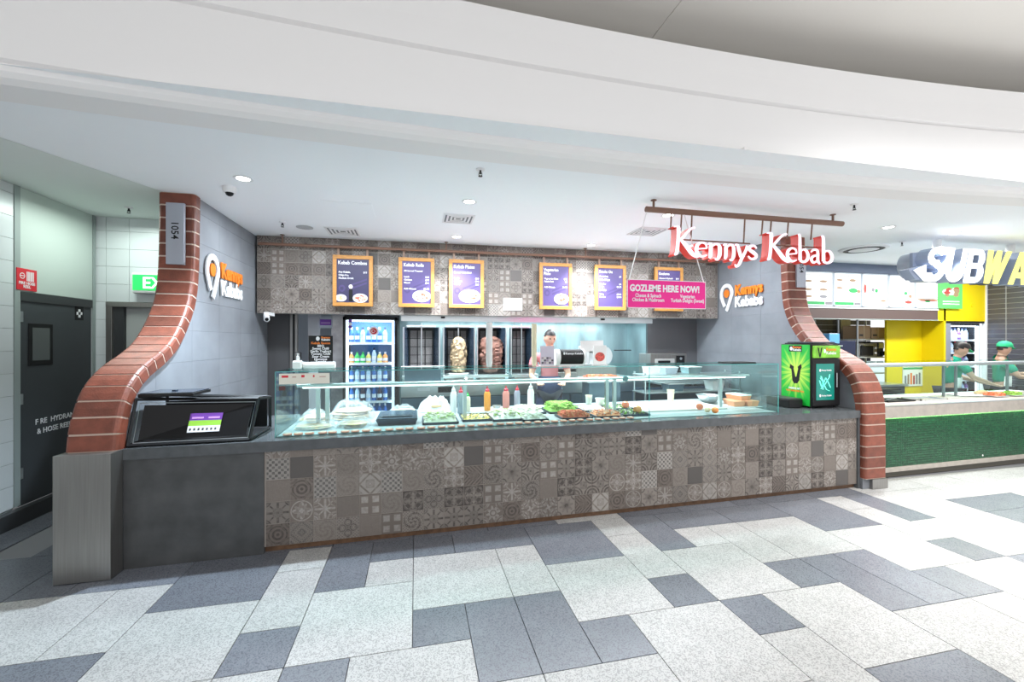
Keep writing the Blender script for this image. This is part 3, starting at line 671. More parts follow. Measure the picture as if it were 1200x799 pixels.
# whole tomatoes and onions on the cutting board
def tomato(px, py, r, lab, col, cat='tomato', nm='tomato'):
    p = atz(px, py, .925); t = thing(nm, lab, cat, (p.x, p.y, .925)); z = .925
    B().lathe([(0, .06*r), (.5*r, .05*r), (.95*r, .55*r), (r, .95*r), (.8*r, 1.5*r), (.35*r, 1.72*r), (0, 1.62*r)], p.x, p.y, z, 16, cap=False).build('fruit', col, t)
    B().lathe([(.18*r, 1.66*r), (.1*r, 1.75*r), (.06*r, 1.9*r), (0, 1.9*r)], p.x, p.y, z, 8).build('stalk', G1, t)
tm = mat('ripe_tomato', (.75, .20, .10), .3); tm2 = mat('orange_tomato', (.82, .33, .10), .3); on = mat('onion_skin', (.85, .62, .42), .4)
tomato(733, 478, .045, 'red tomato left of the steel posts beside the olive pan', tm); tomato(747, 484, .046, 'orange tinged tomato nearest the glass seam', tm2)
tomato(820, 480, .040, 'red tomato below the steel mixing bowl, left of its pair', tm); tomato(838, 484, .036, 'small orange tomato below the steel mixing bowl, right of its pair', tm2); tomato(829, 483, .032, 'pale onion lying between the two tomatoes', on, 'onion', 'onion')
t = thing('cutting_board', 'large white cutting board right of the olive pan', 'cutting board', (2.95, 4.62, .907))
B().box(2.50, 3.55, 4.30, 4.95, .907, .923, .005).build('board', mat('white_board', (.72, .70, .66), .5), t)
t = thing('chopping_mat', 'thin pale mat under the orange topped boxes', 'mat', (3.95, 4.5, .907)); B().box(3.68, 4.06, 4.33, 4.9, .907, .911).build('sheet', mat('grey_mat', (.55, .6, .62), .5), t)
# sauce bottles
def bottle(px, py, h, r, body, cap, lab, nozzle=True):
    p = atz(px, py, .9065); x, y, z = p.x, p.y, .907
    t = thing('sauce_bottle', lab, 'bottle', (x, y, z), 0, 'sauce bottles behind the food pans'); hb = h*.78
    B().lathe([(r*.92, 0), (r, .01), (r, hb*.84), (r*.86, hb*.93), (r*.6, hb)], x, y, z, 18).build('body', body, t)
    c = B().lathe([(r*.62, hb-.004), (r*.62, hb+h*.07), (r*.35, hb+h*.10)], x, y, z, 16)
    if nozzle: c.lathe([(r*.3, hb+h*.09), (r*.1, h)], x, y, z, 10)
    c.build('cap', cap, t)
bl = lambda n_, c_: mat(n_, c_, .35)
redc = bl('red_cap', (.75, .02, .06))
bottle(531.5, 483, .30, .036, bl('milky_bottle', (.85, .84, .84)), 'wplast', 'tall milky white sauce bottle, leftmost of the bottles')
bottle(540, 484, .29, .038, bl('grey_bottle', (.25, .32, .38)), redc, 'grey sauce bottle with red cap beside the leftmost milky bottle')
bottle(548, 482, .22, .032, bl('cream_bottle', (.80, .74, .58)), 'green', 'short cream sauce bottle with green cap')
bottle(571, 481, .28, .038, bl('orange_bottle', (.88, .33, .04)), redc, 'bright orange sauce bottle with red nozzle cap')
bottle(593, 480, .28, .040, bl('salmon_bottle', (.75, .28, .24)), redc, 'salmon red sauce bottle with red nozzle cap')
bottle(606, 479, .28, .034, bl('smoky_bottle', (.36, .37, .46)), redc, 'smoky grey sauce bottle with red nozzle cap, right of the salmon one')
bottle(622, 481, .32, .038, bl('white_bottle', (.93, .93, .93)), 'wplast', 'tall plain white sauce bottle, rightmost of the bottles')
def tub(px, py, r, h, m, cont, lab, nm='food_tub', z=.907):
    p = atz(px, py, z); t = thing(nm, lab, 'tub', (p.x, p.y, z))
    B().lathe([(r*.78, 0), (r, h), (r*1.05, h), (r*1.05, h-.006), (r*.93, h-.004), (r*.75, .006), (0, .006)], p.x, p.y, z, 18).build('cup', m, t)
    if cont: B().lathe([(r*.9, h*.8), (r*.5, h*.95), (0, h*.98)], p.x, p.y, z, 14, cap=False).build('contents', cont, t)
tub(690, 474, .045, .12, film('clear_cup', (.8, .85, .75), .5), O2, 'clear cup of salmon coloured sauce by the steel posts')
tub(703, 476, .055, .10, 'wplast', None, 'white plastic tub right of the salmon sauce cup')
tub(786, 472, .045, .17, 'cream', W1, 'tall cream coloured cup on far side of white board')
tub(582, 480, .05, .05, 'steel2', None, 'small steel cup between orange and salmon bottles')
p = atz(830, 472, .907); t = thing('mixing_bowl', 'shiny steel mixing bowl near the orange topped boxes', 'bowl', (p.x, p.y, .907))
B().lathe([(0, 0), (.06, 0), (.10, .03), (.135, .09), (.142, .105), (.150, .107), (.148, .102), (.138, .10), (.128, .088), (.09, .035), (.05, .008), (0, .008)], p.x, p.y, .907, 28, cap=False).build('bowl', 'steel2', t)
# orange topped paper boxes
ob = mat('orange_card', (.86, .36, .20), .6); wb = mat('white_card', (.85, .83, .80), .6)
for k, (x, y, z, rz, lb_) in enumerate(((3.80, 4.46, .912, .05, 'orange paper snack box, left of the lower row'), (3.975, 4.44, .912, .02, 'orange paper snack box, middle of the lower row'), (3.86, 4.60, .912, 0, 'orange paper snack box at the back of the lower row'), (3.92, 4.50, .978, .12, 'orange paper snack box on top of the pile'), (3.93, 4.64, .978, .1, 'orange paper snack box at rear top of the pile'))):
    t = thing('snack_box', lb_, 'box', (x, y, z), rz, 'orange snack boxes in the case')
    lid = B(); a, c, hh = .082, .062, .052
    B().hexa([(-a*.85,-c*.85,0),(a*.85,-c*.85,0),(a*.85,c*.85,0),(-a*.85,c*.85,0),(-a,-c,hh),(a,-c,hh),(a,c,hh),(-a,c,hh)]).build('carton', ob, t, local=True)
    lid.box(-a-.002, a+.002, -c-.002, c+.002, hh, hh+.012, .002); lid.build('lid', ob if k < 3 else wb, t, local=True)

# ------------------------------------------------------------------ things on the case's top glass
ZT = 1.449
t = thing('sauce_menu', 'black sauce list sign standing on the case beside white roll', 'sign', (-.86, 4.26, ZT))
B().box(-.965, -.755, 4.262, 4.27, ZT, ZT+.30).build('board', 'black', t); B().box(-.965, -.755, 4.22, 4.31, ZT, ZT+.008).build('foot', 'black', t)
text('Kennys', .026, 'orange', t, (-.855, 4.261, ZT+.275), FX, .0005, .0008); text('Kebabs', .026, 'ink', t, (-.855, 4.261, ZT+.255), FX, .0005, .0008)
B().prism(disc(-.885, ZT+.273, .016, .02, 14), lambda u, v, w_: (u, 4.261-w_, v), .001).build('map_pin', 'ink', t)
text('Kebab Sauces', .030, 'orange', t, (-.86, 4.261, ZT+.222), FX, .0005, .0006, ax='CENTER')
text('BBQ\nSweet Chilli\nGarlic Yoghurt\nTomato Chilli\nSour Cream\nHommus\nTzatziki\nMayonnaise', .030, 'ink', t, (-.86, 4.261, ZT+.196), FX, .0005, .0008, ax='CENTER', ls=.82)
t = thing('paper_roll', 'white paper roll lying before the black sauce sign', 'roll', (-.80, 4.19, ZT))
B().tube([(-.99, 4.19, ZT+.03), (-.72, 4.19, ZT+.03)], .03, 18).build('paper', 'wplast', t); B().tube([(-.995, 4.19, ZT+.03), (-.985, 4.19, ZT+.03)], .012, 12).build('core', 'carton', t)
t = thing('pump_dispenser', 'white sanitiser bottle with black wire pump on the case end', 'bottle', (-1.03, 4.16, ZT))
B().box(-1.07, -.995, 4.13, 4.20, ZT, ZT+.075, .012).build('body', 'wplast', t)
B().lathe([(.014, .07), (.014, .11), (.009, .115), (.009, .14)], -1.03, 4.165, ZT, 12).build('collar', 'wplast', t)
B().tube([(-1.06, 4.165, ZT+.09), (-1.06, 4.165, ZT+.145), (-1.03, 4.165, ZT+.155), (-1.005, 4.165, ZT+.145), (-1.005, 4.165, ZT+.09)], .004, 6).build('wire_pump', 'frame', t)
def stack(x, y, r, n, dz, m, lab):
    t = thing('cup_stack', lab, 'cups', (x, y, ZT)); 
    for k in range(n):
        B().lathe([(r*.72, 0), (r*.98, .05), (r, .052), (r, .047), (r*.9, .046), (r*.68, .003), (0, .003)], x, y, ZT+k*dz, 14, cap=False).build('cup', m, t)
stack(.70, 4.10, .033, 24, .0165, 'wplast', 'tall stack of white cups on the case top'); stack(1.17, 4.16, .028, 25, .0155, 'cream', 'tall stack of cream cups left of the leaflet holder')
t = thing('leaflet_holder', 'clear leaflet holder with lilac card and small photo print', 'holder', (1.30, 4.14, ZT))
B().box(1.23, 1.375, 4.135, 4.145, ZT, ZT+.20).build('card', mat('lilac_card', (.62, .56, .66), .5), t); B().box(1.225, 1.38, 4.10, 4.18, ZT, ZT+.008).build('foot', 'wplast', t)
b = B()
for k in range(14): b.cur = k % 3; u, v = k % 5, k//5; b.box(1.24+u*.026, 1.262+u*.026, 4.1335, 4.1345, ZT+.02+v*.024, ZT+.04+v*.024)
b.build('photo_print', [fm('print_dark', (.10, .08, .10)), fm('print_mid', (.4, .3, .35)), fm('print_pale', (.7, .65, .62))], t)
t = thing('napkin_drum', 'black drum dispenser with white ends and shop logo', 'dispenser', (1.55, 4.17, ZT))
B().tube([(1.43, 4.17, ZT+.085), (1.68, 4.17, ZT+.085)], .08, 22).build('drum', 'black', t)
for x0, x1 in ((1.395, 1.432), (1.68, 1.70)): B().tube([(x0, 4.17, ZT+.085), (x1, 4.17, ZT+.085)], .083, 22).build('end_cap', 'wplast', t)
B().box(1.42, 1.69, 4.12, 4.22, ZT, ZT+.014).build('base', 'wplast', t)
text('Kennys Kebabs', .030, 'ink', t, (1.485, 4.092, ZT+.115), (PI/2-.35, 0, 0), .0006, .0006); B().prism(disc(1.468, ZT+.125, .010, .014, 12), lambda u, v, w_: (u, 4.094-w_, v), .002).build('map_pin', 'ink', t)
t = thing('flyer_stand', 'white flyer stand with red food photo on the case', 'sign', (1.90, 4.18, ZT))
B().box(1.82, 1.965, 4.175, 4.185, ZT, ZT+.205, rot=None).build('flyer', 'wplast', t)
B().prism(disc(1.892, ZT+.085, .055, .048, 18), lambda u, v, w_: (u, 4.1745-w_, v), .001).build('food_picture', mat('tomato_print', (.72, .10, .08), .5, noise=.5, nscale=70), t)
B().box(1.815, 1.97, 4.15, 4.22, ZT, ZT+.008).build('foot', 'wplast', t)
t = thing('paper_menu', 'blank white sheet held behind the flyer stand', 'paper', (1.83, 4.24, ZT)); B().box(1.70, 1.96, 4.235, 4.24, ZT+.13, ZT+.255, rot=Matrix.Rotation(-.03, 3, 'Y')).build('sheet', 'wplast', t); B().box(1.72, 1.94, 4.215, 4.25, ZT, ZT+.01).box(1.80, 1.84, 4.235, 4.241, ZT+.01, ZT+.14).build('clip', 'steel2', t)
t = thing('serving_tray', 'thin black tray lying flat on right end of case top', 'tray', (3.65, 4.12, ZT)); b = B(); b.box(3.40, 3.72, 4.05, 4.28, ZT, ZT+.008, .003); b.box(3.405, 3.715, 4.055, 4.275, ZT+.008, ZT+.014); b.build('tray', 'black', t)

# ------------------------------------------------------------------ black countertop cabinet, left end
t = thing('counter_cabinet', 'black framed open cabinet with sloping dark front on left counter end', 'cabinet', (-1.7, 4.0, .9)); Z0 = .903
q = {'fl': (-2.105,3.752,Z0), 'fr': (-1.295,3.79,Z0), 'tl': (-2.105,3.855,1.25), 'tr': (-1.295,4.0,1.215), 'bl': (-2.105,4.28,Z0), 'br': (-1.295,4.285,Z0), 'ul': (-2.105,4.28,1.23), 'ur': (-1.295,4.285,1.19)}
qv = {k: Vector(v) for k, v in q.items()}
for a, c in (('fl','fr'),('tl','tr'),('fl','tl'),('fr','tr'),('fr','br'),('tr','ur'),('br','ur'),('bl','br'),('ul','ur'),('bl','ul'),('tl','ul'),('fl','bl')):
    B().tube([qv[a]+Vector((0, 0, .011 if qv[a].z < 1 else 0)), qv[c]+Vector((0, 0, .011 if qv[c].z < 1 else 0))], .013, 4).build('frame_bar', 'frame', t)
def lerp(a, c, s): return a+(c-a)*s
pn = [lerp(lerp(qv['fl'], qv['fr'], u), lerp(qv['tl'], qv['tr'], u), v) for u, v in ((.06,.12),(.95,.12),(.95,.86),(.06,.86))]
off = Vector((0, .02, 0)); fp = B().hexa([p_+off for p_ in pn]+[p_+off+Vector((0, .008, -.002)) for p_ in pn]).build('front_panel', 'blackg', t)
pq = [lerp(lerp(qv['fl'], qv['fr'], u), lerp(qv['tl'], qv['tr'], u), v) for u, v in ((.03,.07),(.975,.07),(.975,.91),(.03,.91))]
B().tube([p_+Vector((0, .012, 0)) for p_ in pq], .0035, 6, True).build('steel_trim', 'steel2', t)
B().box(-2.09, -1.31, 4.25, 4.262, .93, 1.18).build('back_panel', 'black', t); B().box(-2.10, -1.31, 3.84, 4.27, .905, .915).build('base_panel', 'black', t)
def onpanel(u, v, w_): p_ = lerp(lerp(qv['fl'], qv['fr'], u), lerp(qv['tl'], qv['tr'], u), v); return (p_.x, p_.y+.018-w_, p_.z)
for m_, v0, v1 in (('violet', .50, .66), ('green', .38, .50), ('ink', .24, .38)):
    B().prism([(.44, v0), (.71, v0), (.71, v1), (.44, v1)], onpanel, .002).build('sticker_band', {'green': mat('lime_print', (.30, .62, .05), .5)}.get(m_, m_), t)
for k in range(7): B().prism([(.455+k*.035, .28), (.47+k*.035, .28), (.47+k*.035, .33), (.455+k*.035, .33)], onpanel, .003).build('sticker_icon', 'skirt', t)
for u in (.46, .595): B().prism([(u, .54), (u+.095, .54), (u+.095, .58), (u, .58)], onpanel, .003).build('sticker_line', mat('lilac_print', (.6, .3, .7), .5), t)
t = thing('flat_tray', 'black flat lidded tray resting on top of the black cabinet', 'tray', (-1.9, 4.0, 1.262))
b = B(); b.box(-2.10, -1.72, 3.86, 4.16, 1.264, 1.288, .004); b.build('tray', 'black', t); b = B(); b.box(-2.09, -1.73, 3.87, 4.15, 1.288, 1.294, .002); b.box(-1.93, -1.90, 3.99, 4.02, 1.294, 1.302); b.build('lid', mat('blue_black', (.02, .03, .05), .15), t)

# ------------------------------------------------------------------ green countertop fridge, right end
t = thing('energy_drink_fridge', 'small black countertop fridge with bright green side panel', 'fridge', (4.76, 4.34, .9)); x0, x1, y0, y1, z0, z1 = 4.555, 4.965, 4.12, 4.56, .905, 1.66
B().box(x0, x1, y0+.02, y1, z0+.015, z1, .006).build('body', 'black', t)
for x in (x0+.03, x1-.03):
    for y in (y0+.05, y1-.05): B().lathe([(.015, 0), (.015, .016)], x, y, z0-.003, 10).build('foot', 'black', t)
vg = mat('energy_green', (.02, .52, .05), .4); vy = mat('energy_glow', (.55, .80, .06), .4)
m = vg; nt = m.node_tree; tc = nt.nodes.new('ShaderNodeTexCoord'); sp = nt.nodes.new('ShaderNodeSeparateXYZ'); nt.links.new(tc.outputs['Object'], sp.inputs[0])
uy, uz = N(nt, sp.outputs[1]), N(nt, sp.outputs[2])-.42; an = uz.op('ARCTAN2', uy); rd = (uy*uy*2+uz*uz).sq()
ray_ = ((an*17).sin()*.06+(an*41).sin()*.03); f_ = (rd+ray_).lt(.16, .28)
mx = nt.nodes.new('ShaderNodeMix'); mx.data_type = 'RGBA'; mx.inputs['A'].default_value = (.01, .42, .04, 1); mx.inputs['B'].default_value = (.62, .80, .10, 1)
nt.links.new(f_.v, mx.inputs['Factor']); nt.links.new(mx.outputs['Result'], nt.nodes['Principled BSDF'].inputs['Base Color'])
B().box(x0-.004, x0, y0+.03, y1-.01, z0+.02, z1-.005).build('side_panel', vg, t, label='bright green side panel with a black letter emblem')
fnL = lambda u, v, w_: (x0-.0045-w_, (y0+y1)/2-u, 1.30+v)
b = B(); b.prism([(-.075,.115),(-.025,.085),(-.03,.06),(-.005,-.035),(.0,-.04),(.0,-.115),(-.015,-.125),(-.045,-.09),(-.06,.05),(-.085,.07)], fnL, .002)
b.prism([(.075,.125),(.03,.085),(.035,.06),(.012,-.035),(0,-.04),(.0,-.115),(.02,-.12),(.05,-.08),(.068,.05),(.085,.08)], fnL, .002); b.build('letter_emblem', 'black', t)
B().prism([(-.095, .27), (.085, .27), (.085, .345), (-.095, .345)], fnL, .002).build('shop_label', 'black', t)
text('Kennys', .040, 'orange', t, (x0-.0075, (y0+y1)/2+.04, 1.30+.312), FR, .0005, .001); text('Kebabs', .040, 'ink', t, (x0-.0075, (y0+y1)/2+.04, 1.30+.280), FR, .0005, .001)
B().prism(disc(-.062, .307, .02, .024, 14), lambda u, v, w_: (x0-.0068-w_, (y0+y1)/2-u, 1.30+v), .001).build('map_pin', 'ink', t)
text('MASSIVE HIT', .030, 'ink', t, (x0-.006, (y0+y1)/2+.10, 1.30-.19), FR, .0005, .001); text('THAT IMPROVES YOU', .026, 'orange', t, (x0-.006, (y0+y1)/2+.14, 1.30-.22), FR, .0005, .001)
B().box(x0+.02, x1-.012, y0-.01, y0+.02, 1.50, 1.645, .004).build('header', mat('lime_header', (.20, .52, .04), .4, noise=.4, nscale=9), t)
fnF = lambda u, v, w_: (x0+u, y0-.0105-w_, z0+v)
b = B(); b.prism([(.065,.72),(.085,.71),(.10,.63),(.115,.71),(.135,.72),(.108,.605),(.092,.605)], fnF, .002); b.build('letter_emblem', 'black', t)
text('Kennys', .050, 'orange', t, (x0+.19, y0-.011, z0+.68), FX, .0005, .001); text('Kebabs', .050, 'ink', t, (x0+.19, y0-.011, z0+.637), FX, .0005, .001)
B().prism(disc(.17, .675, .017, .024, 14), fnF, .001).build('map_pin', 'ink', t)
B().box(x0+.01, x1-.005, y0, y0+.022, .935, 1.49, .004).build('door', 'black', t)
B().box(x0+.055, x0+.315, y0-.004, y0, 1.0, 1.43).build('door_glass', mat('teal_lit_glass', (.01, .16, .13), .15, emit=(.0, .40, .30), es=.16), t)
b = B(); zr = random.Random(5)
for pts in ([(.10,.33),(.13,.25),(.16,.29),(.20,.22),(.25,.20)], [(.11,.36),(.16,.30),(.19,.36),(.23,.30),(.26,.24)], [(.12,.23),(.17,.27),(.24,.36),(.25,.40)], [(.12,.38),(.15,.33),(.15,.22)], [(.19,.27),(.23,.27)]):
    for s_, e_ in zip(pts, pts[1:]):
        b.prism([(s_[0]-.008, s_[1]), (s_[0]+.008, s_[1]), (e_[0]+.007, e_[1]), (e_[0]-.007, e_[1])], lambda u, v, w_: (x0+u, y0-.0045-w_, z0+v), .001)
b.build('splash_print', mat('aqua_lit_print', (.2, .8, .6), .3, emit=(.1, .9, .65), es=.5), t)
for zz in (.17, .47): text('Kennys Kebabs', .026, 'ink', t, (x0+.13, y0-.0055, z0+zz-.03), FX, .0004, .0006, sx=.9); B().prism(disc(.11, zz-.022, .013, .017, 12), lambda u, v, w_: (x0+u, y0-.0045-w_, z0+v), .001).build('map_pin', 'ink', t)
B().tube([(x0+.345, y0-.012, 1.15), (x0+.345, y0-.012, 1.32)], .006, 6).build('handle', 'steel2', t)
t = thing('tablet_tray', 'black trays stacked flat on top of the green fridge', 'tray', (4.78, 4.34, 1.66)); b = B(); b.box(4.60, 5.0-.035, 4.15, 4.55, 1.662, 1.674, .003); b.build('tray', 'black', t); B().box(4.62, 4.95, 4.17, 4.53, 1.675, 1.690, .003).build('tray', mat('slate_tray', (.06, .06, .08), .3), t)
t = thing('cash_box', 'low black box on the counter beside the green fridge', 'box', (4.44, 4.36, .9)); B().box(4.33, 4.53, 4.22, 4.56, .903, 1.0, .008).build('body', 'black', t); B().box(4.34, 4.52, 4.23, 4.55, 1.0, 1.012, .004).build('lid', 'skirt', t)

# ================================================================== MENU BOARDS AND RAIL
t = thing('menu_rail', 'long brown rail along the tiled fascia carrying the menu boards', 'rail', (0, 6.3, 3.0))
p0, p1 = fpt(303, 286, -.10), fpt(842, 309, -.10); p0.z = p1.z = 3.015
B().tube([p0, p1], .02, 10).build('pipe', 'rail', t)
for px in (331, 523, 686):
    q_ = fpt(px, 286, -.10); B().tube([(q_.x, q_.y, 3.015), (q_.x, q_.y, 3.145)], .010, 8).lathe([(.03, 0), (.03, .006)], q_.x, q_.y, 3.142, 12).build('hanger', 'rail', t)
def pic(bt, cx, cz, rx, rz, parent, salad, base=0):
    fn = lambda u, v, w_: (u, -.012-w_, v)
    B().prism(disc(cx, cz, rx, rz, 20), fn, .0012).build('plate_print', 'ink', parent, local=True)
    b = B(); rs = random.Random(int(cx*1000)); 
    for k in range(26):
        a = rs.uniform(0, 2*PI); r = rs.uniform(0, .75); u, v = cx+rx*r*math.cos(a), cz+rz*r*math.sin(a); b.cur = rs.randrange(3)
        b.prism(disc(u, v, rx*rs.uniform(.10, .22), rz*rs.uniform(.12, .25), 7), fn, .0016+.00008*k)
    b.build('food_print', salad, parent, local=True)
SAL = [fm('print_red', (.70, .10, .06)), fm('print_tan', (.72, .42, .20)), fm('print_peach', (.85, .62, .45))]
def board(px0, py0, px1, py1, lab, title, lines, prices, picture, tsz=.068, col='purple'):
    a, c = fpt(px0, py0, -.07), fpt(px1, py1, -.07)
    wd = math.hypot(c.x-a.x, c.y-a.y); ht = .715; zt = 2.905
    t = thing('menu_board', lab, 'menu board', (a.x, a.y, zt-ht), fa, 'menu boards hung on the fascia')
    fw = .052
    for x0, x1, z0, z1 in ((0, wd, 0, fw), (0, wd, ht-fw, ht), (0, fw, fw, ht-fw), (wd-fw, wd, fw, ht-fw)): B().box(x0, x1, -.02, .02, z0, z1, .004).build('frame_rail', 'wood', t, local=True)
    B().box(fw-.005, wd-fw+.005, -.008, .010, fw-.005, ht-fw+.005).build('panel', col, t, local=True)
    for x in (.06, wd-.09): B().box(x, x+.03, -.012, .012, ht, 3.0-(zt-ht), 0).build('hanger_strap', mat('strap_timber', (.30, .20, .15), .6), t, local=True)
    yy = -.0085; z = ht-fw-.075
    for tt in title.split('\n'):
        text(tt, tsz, 'ink', t, (fw+.018, yy, z), FX, .001, .0012, local=True, sx=.88); z -= tsz*.95
    z -= .01
    for ln, pr_ in zip(lines, prices):
        if ln.startswith('#'): text(ln[1:], tsz*.8, 'ink', t, (fw+.018, yy, z-.012), FX, .001, .001, local=True, sx=.9); z -= .075; continue
        if ln: text(ln, .034, 'ink', t, (fw+.025, yy, z), FX, .001, .0008, local=True)
        if pr_: text(pr_, .034, 'ink', t, (wd-fw-.025, yy, z), FX, .001, .0008, ax='RIGHT', local=True)
        z -= .043
    # faint watermark pin and lines printed on the panel
    wm = mat('purple_tone', (.060, .042, .14), .45)
    b = B(); fn = lambda u, v, w_: (u, -.0082-w_, v); o_ = disc(fw+.07, .25, .045, .05, 20); i_ = disc(fw+.07, .25, .022, .025, 20)
    for k in range(20): b.prism([o_[k], o_[(k+1) % 20], i_[(k+1) % 20], i_[k]], fn, .0005)
    for k in range(2): b.prism([(fw+.15, .22+k*.05), (wd-fw-.03, .32+k*.05), (wd-fw-.03, .345+k*.05), (fw+.15, .245+k*.05)], fn, .0005)
    b.build('faint_print', wm, t, local=True)
    if picture == 'combo':
        pic(t, .11, .115, .075, .05, t, [fm('print_chip', (.85, .60, .15)), fm('print_chip2', (.9, .75, .35)), SAL[2]]); pic(t, wd-.17, .115, .10, .065, t, SAL)
        B().prism([(.215,.07),(.265,.07),(.265,.22),(.255,.25),(.252,.28),(.228,.28),(.225,.25),(.215,.22)], lambda u, v, w_: (u, -.011-w_, v), .001).build('bottle_print', 'black', t, local=True); B().prism(disc(.24, .275, .027, .03, 12), lambda u, v, w_: (u, -.0125-w_, v), .001).build('bottle_cap_print', 'ink', t, local=True)
    elif picture: pic(t, wd-fw-picture[0], .075+picture[1], picture[0], picture[1], t, SAL)
board(390, 297, 437, 358, 'wood framed purple menu board showing combos with a drink bottle', 'Kebab Combos', ['', 'Any Kebab,', 'Chips & a', 'Medium Drink'], ['', '$15', '', ''], 'combo', .07, mat('dark_purple', (.035, .03, .085), .45))
board(467, 302, 509, 360, 'wood framed purple menu board of rolls, second from the left', 'Kebab Rolls', ['All Served Toasted', '', 'Lamb', 'Chicken', 'Mixed', '', 'Add Cheese'], ['', '', '$10', '$10', '$11', '', '$1.50'], (.13, .085))
board(526, 305, 567, 361, 'wood framed purple menu board of plates, third from the left', 'Kebab Plates', ['Served With Salad', '', 'Lamb', 'Chicken', 'Mixed'], ['', '', '$14', '$14', '$15'], (.16, .10))
board(632, 310, 670, 363, 'wood framed purple menu board of vegetarian dishes, fourth from left', 'Vegetarian\nPlate', ['Vegetarian Plate', 'Falafel Roll', '', 'Add Cheese'], ['$12', '$9', '', '$1.50'], (.12, .085), .062)
board(697, 312, 733, 364, 'wood framed purple menu board of snacks, chips and drinks', 'Snacks On', ['Snack Box', '#Hot Chips', 'Regular', 'Large', '#Drinks', 'Cans', 'Bottles'], ['$9', '', '$4', '$6.50', '', '$3.50', '$4.50'], None, .06)
board(767, 315, 800, 366, 'wood framed purple menu board half hidden by the pink banner', 'Gozleme', ['Cheese & Spinach', 'Chicken'], ['$10', '$10'], None, .06)
t = thing('wall_notice', 'white rectangular notice card on the tiled fascia', 'notice', fpt(601, 365, 0)); a, c = fpt(590, 349, -.012), fpt(612, 364, -.012)
B().hexa([(a.x, a.y, c.z), (c.x, c.y, c.z), (c.x, c.y+.01, c.z), (a.x, a.y+.01, c.z), (a.x, a.y, a.z), (c.x, c.y, a.z), (c.x, c.y+.01, a.z), (a.x, a.y+.01, a.z)]).build('card', 'ink', t)
for k in range(4): zz = a.z-.05-k*.04; B().hexa([(a.x+.04, a.y-.003, zz), (c.x-.04, c.y-.003, zz), (c.x-.04, c.y, zz), (a.x+.04, a.y, zz), (a.x+.04, a.y-.003, zz+.005), (c.x-.04, c.y-.003, zz+.005), (c.x-.04, c.y, zz+.005), (a.x+.04, a.y, zz+.005)]).build('print_line', 'jamb', t)

# ================================================================== HANGING LETTER SIGN AND PINK BANNER
SY = 3.96
t = thing('hanging_letter_sign', 'white and red hanging letters on a brown rail spelling shop name', 'sign', (3.5, SY, 2.57))
ra, rb = at(757, 246, SY), at(987, 268, SY)
B().tube([(ra.x, SY, 3.05), (rb.x, SY, 3.05)], .03, 12).build('rail', 'rail', t)
for px in (766, 976):
    q_ = at(px, 246, SY); B().tube([(q_.x, SY, 3.06), (q_.x, SY, 3.148)], .012, 8).lathe([(.03, 3.143), (.03, 3.15)], q_.x, SY, 0, 12).build('bracket', 'rail', t)
redm = mat('red_return', (.72, .035, .015), .4); facem = mat('lit_letter_face', (.85, .72, .80), .4, emit=(1, .78, .90), es=.5)
# letters as pen strokes: (x, y, width) in units of x-height
GL = {
 'K': [[(.30,2.05,.10),(.34,1.92,.17),(.32,1.2,.15),(.26,.4,.15),(.20,.12,.16),(.08,.02,.08)], [(.06,2.0,.05),(.30,2.05,.10)], [(1.25,2.0,.10),(1.0,1.85,.12),(.42,1.05,.13)], [(.48,1.12,.14),(.85,.62,.21),(1.15,.18,.22),(1.42,-.02,.16),(1.6,.05,.06)], [(1.25,2.0,.12),(1.36,2.06,.08)]],
 'e': [[(.10,.52,.08),(.86,.62,.08)], [(.86,.62,.09),(.78,.92,.11),(.5,1.02,.12),(.22,.84,.17),(.12,.5,.19),(.24,.16,.19),(.52,.0,.13),(.85,.12,.07)]],
 'n': [[(.02,.9,.06),(.2,1.0,.12),(.22,.7,.19),(.2,.1,.18),(.12,-.1,.10)], [(.24,.72,.09),(.5,.96,.12),(.72,.92,.14),(.80,.7,.19),(.78,.15,.19),(.62,-.18,.12),(.48,-.1,.06)]],
 'y': [[(.0,.98,.08),(.18,.98,.14),(.30,.6,.19),(.44,.1,.17)], [(.9,1.0,.12),(.8,.6,.15),(.5,.0,.17),(.3,-.45,.16),(.08,-.62,.12),(.0,-.45,.05)]],
 's': [[(.74,.80,.08),(.55,1.0,.12),(.25,.92,.16),(.18,.70,.18),(.46,.50,.21),(.70,.28,.18),(.6,.06,.15),(.3,.0,.12),(.08,.2,.07)]],
 'b': [[(.10,2.0,.08),(.22,1.98,.15),(.24,1.2,.17),(.24,.12,.19)], [(.24,.12,.16),(.5,.0,.13),(.78,.16,.17),(.86,.5,.19),(.72,.86,.16),(.48,.94,.10),(.26,.76,.07)]],
 'a': [[(.10,.78,.07),(.3,.98,.12),(.58,.98,.14),(.68,.76,.18),(.68,.14,.18),(.86,-.1,.10)], [(.66,.58,.09),(.3,.48,.14),(.12,.24,.18),(.28,.0,.15),(.5,.06,.10),(.66,.22,.07)]],
}
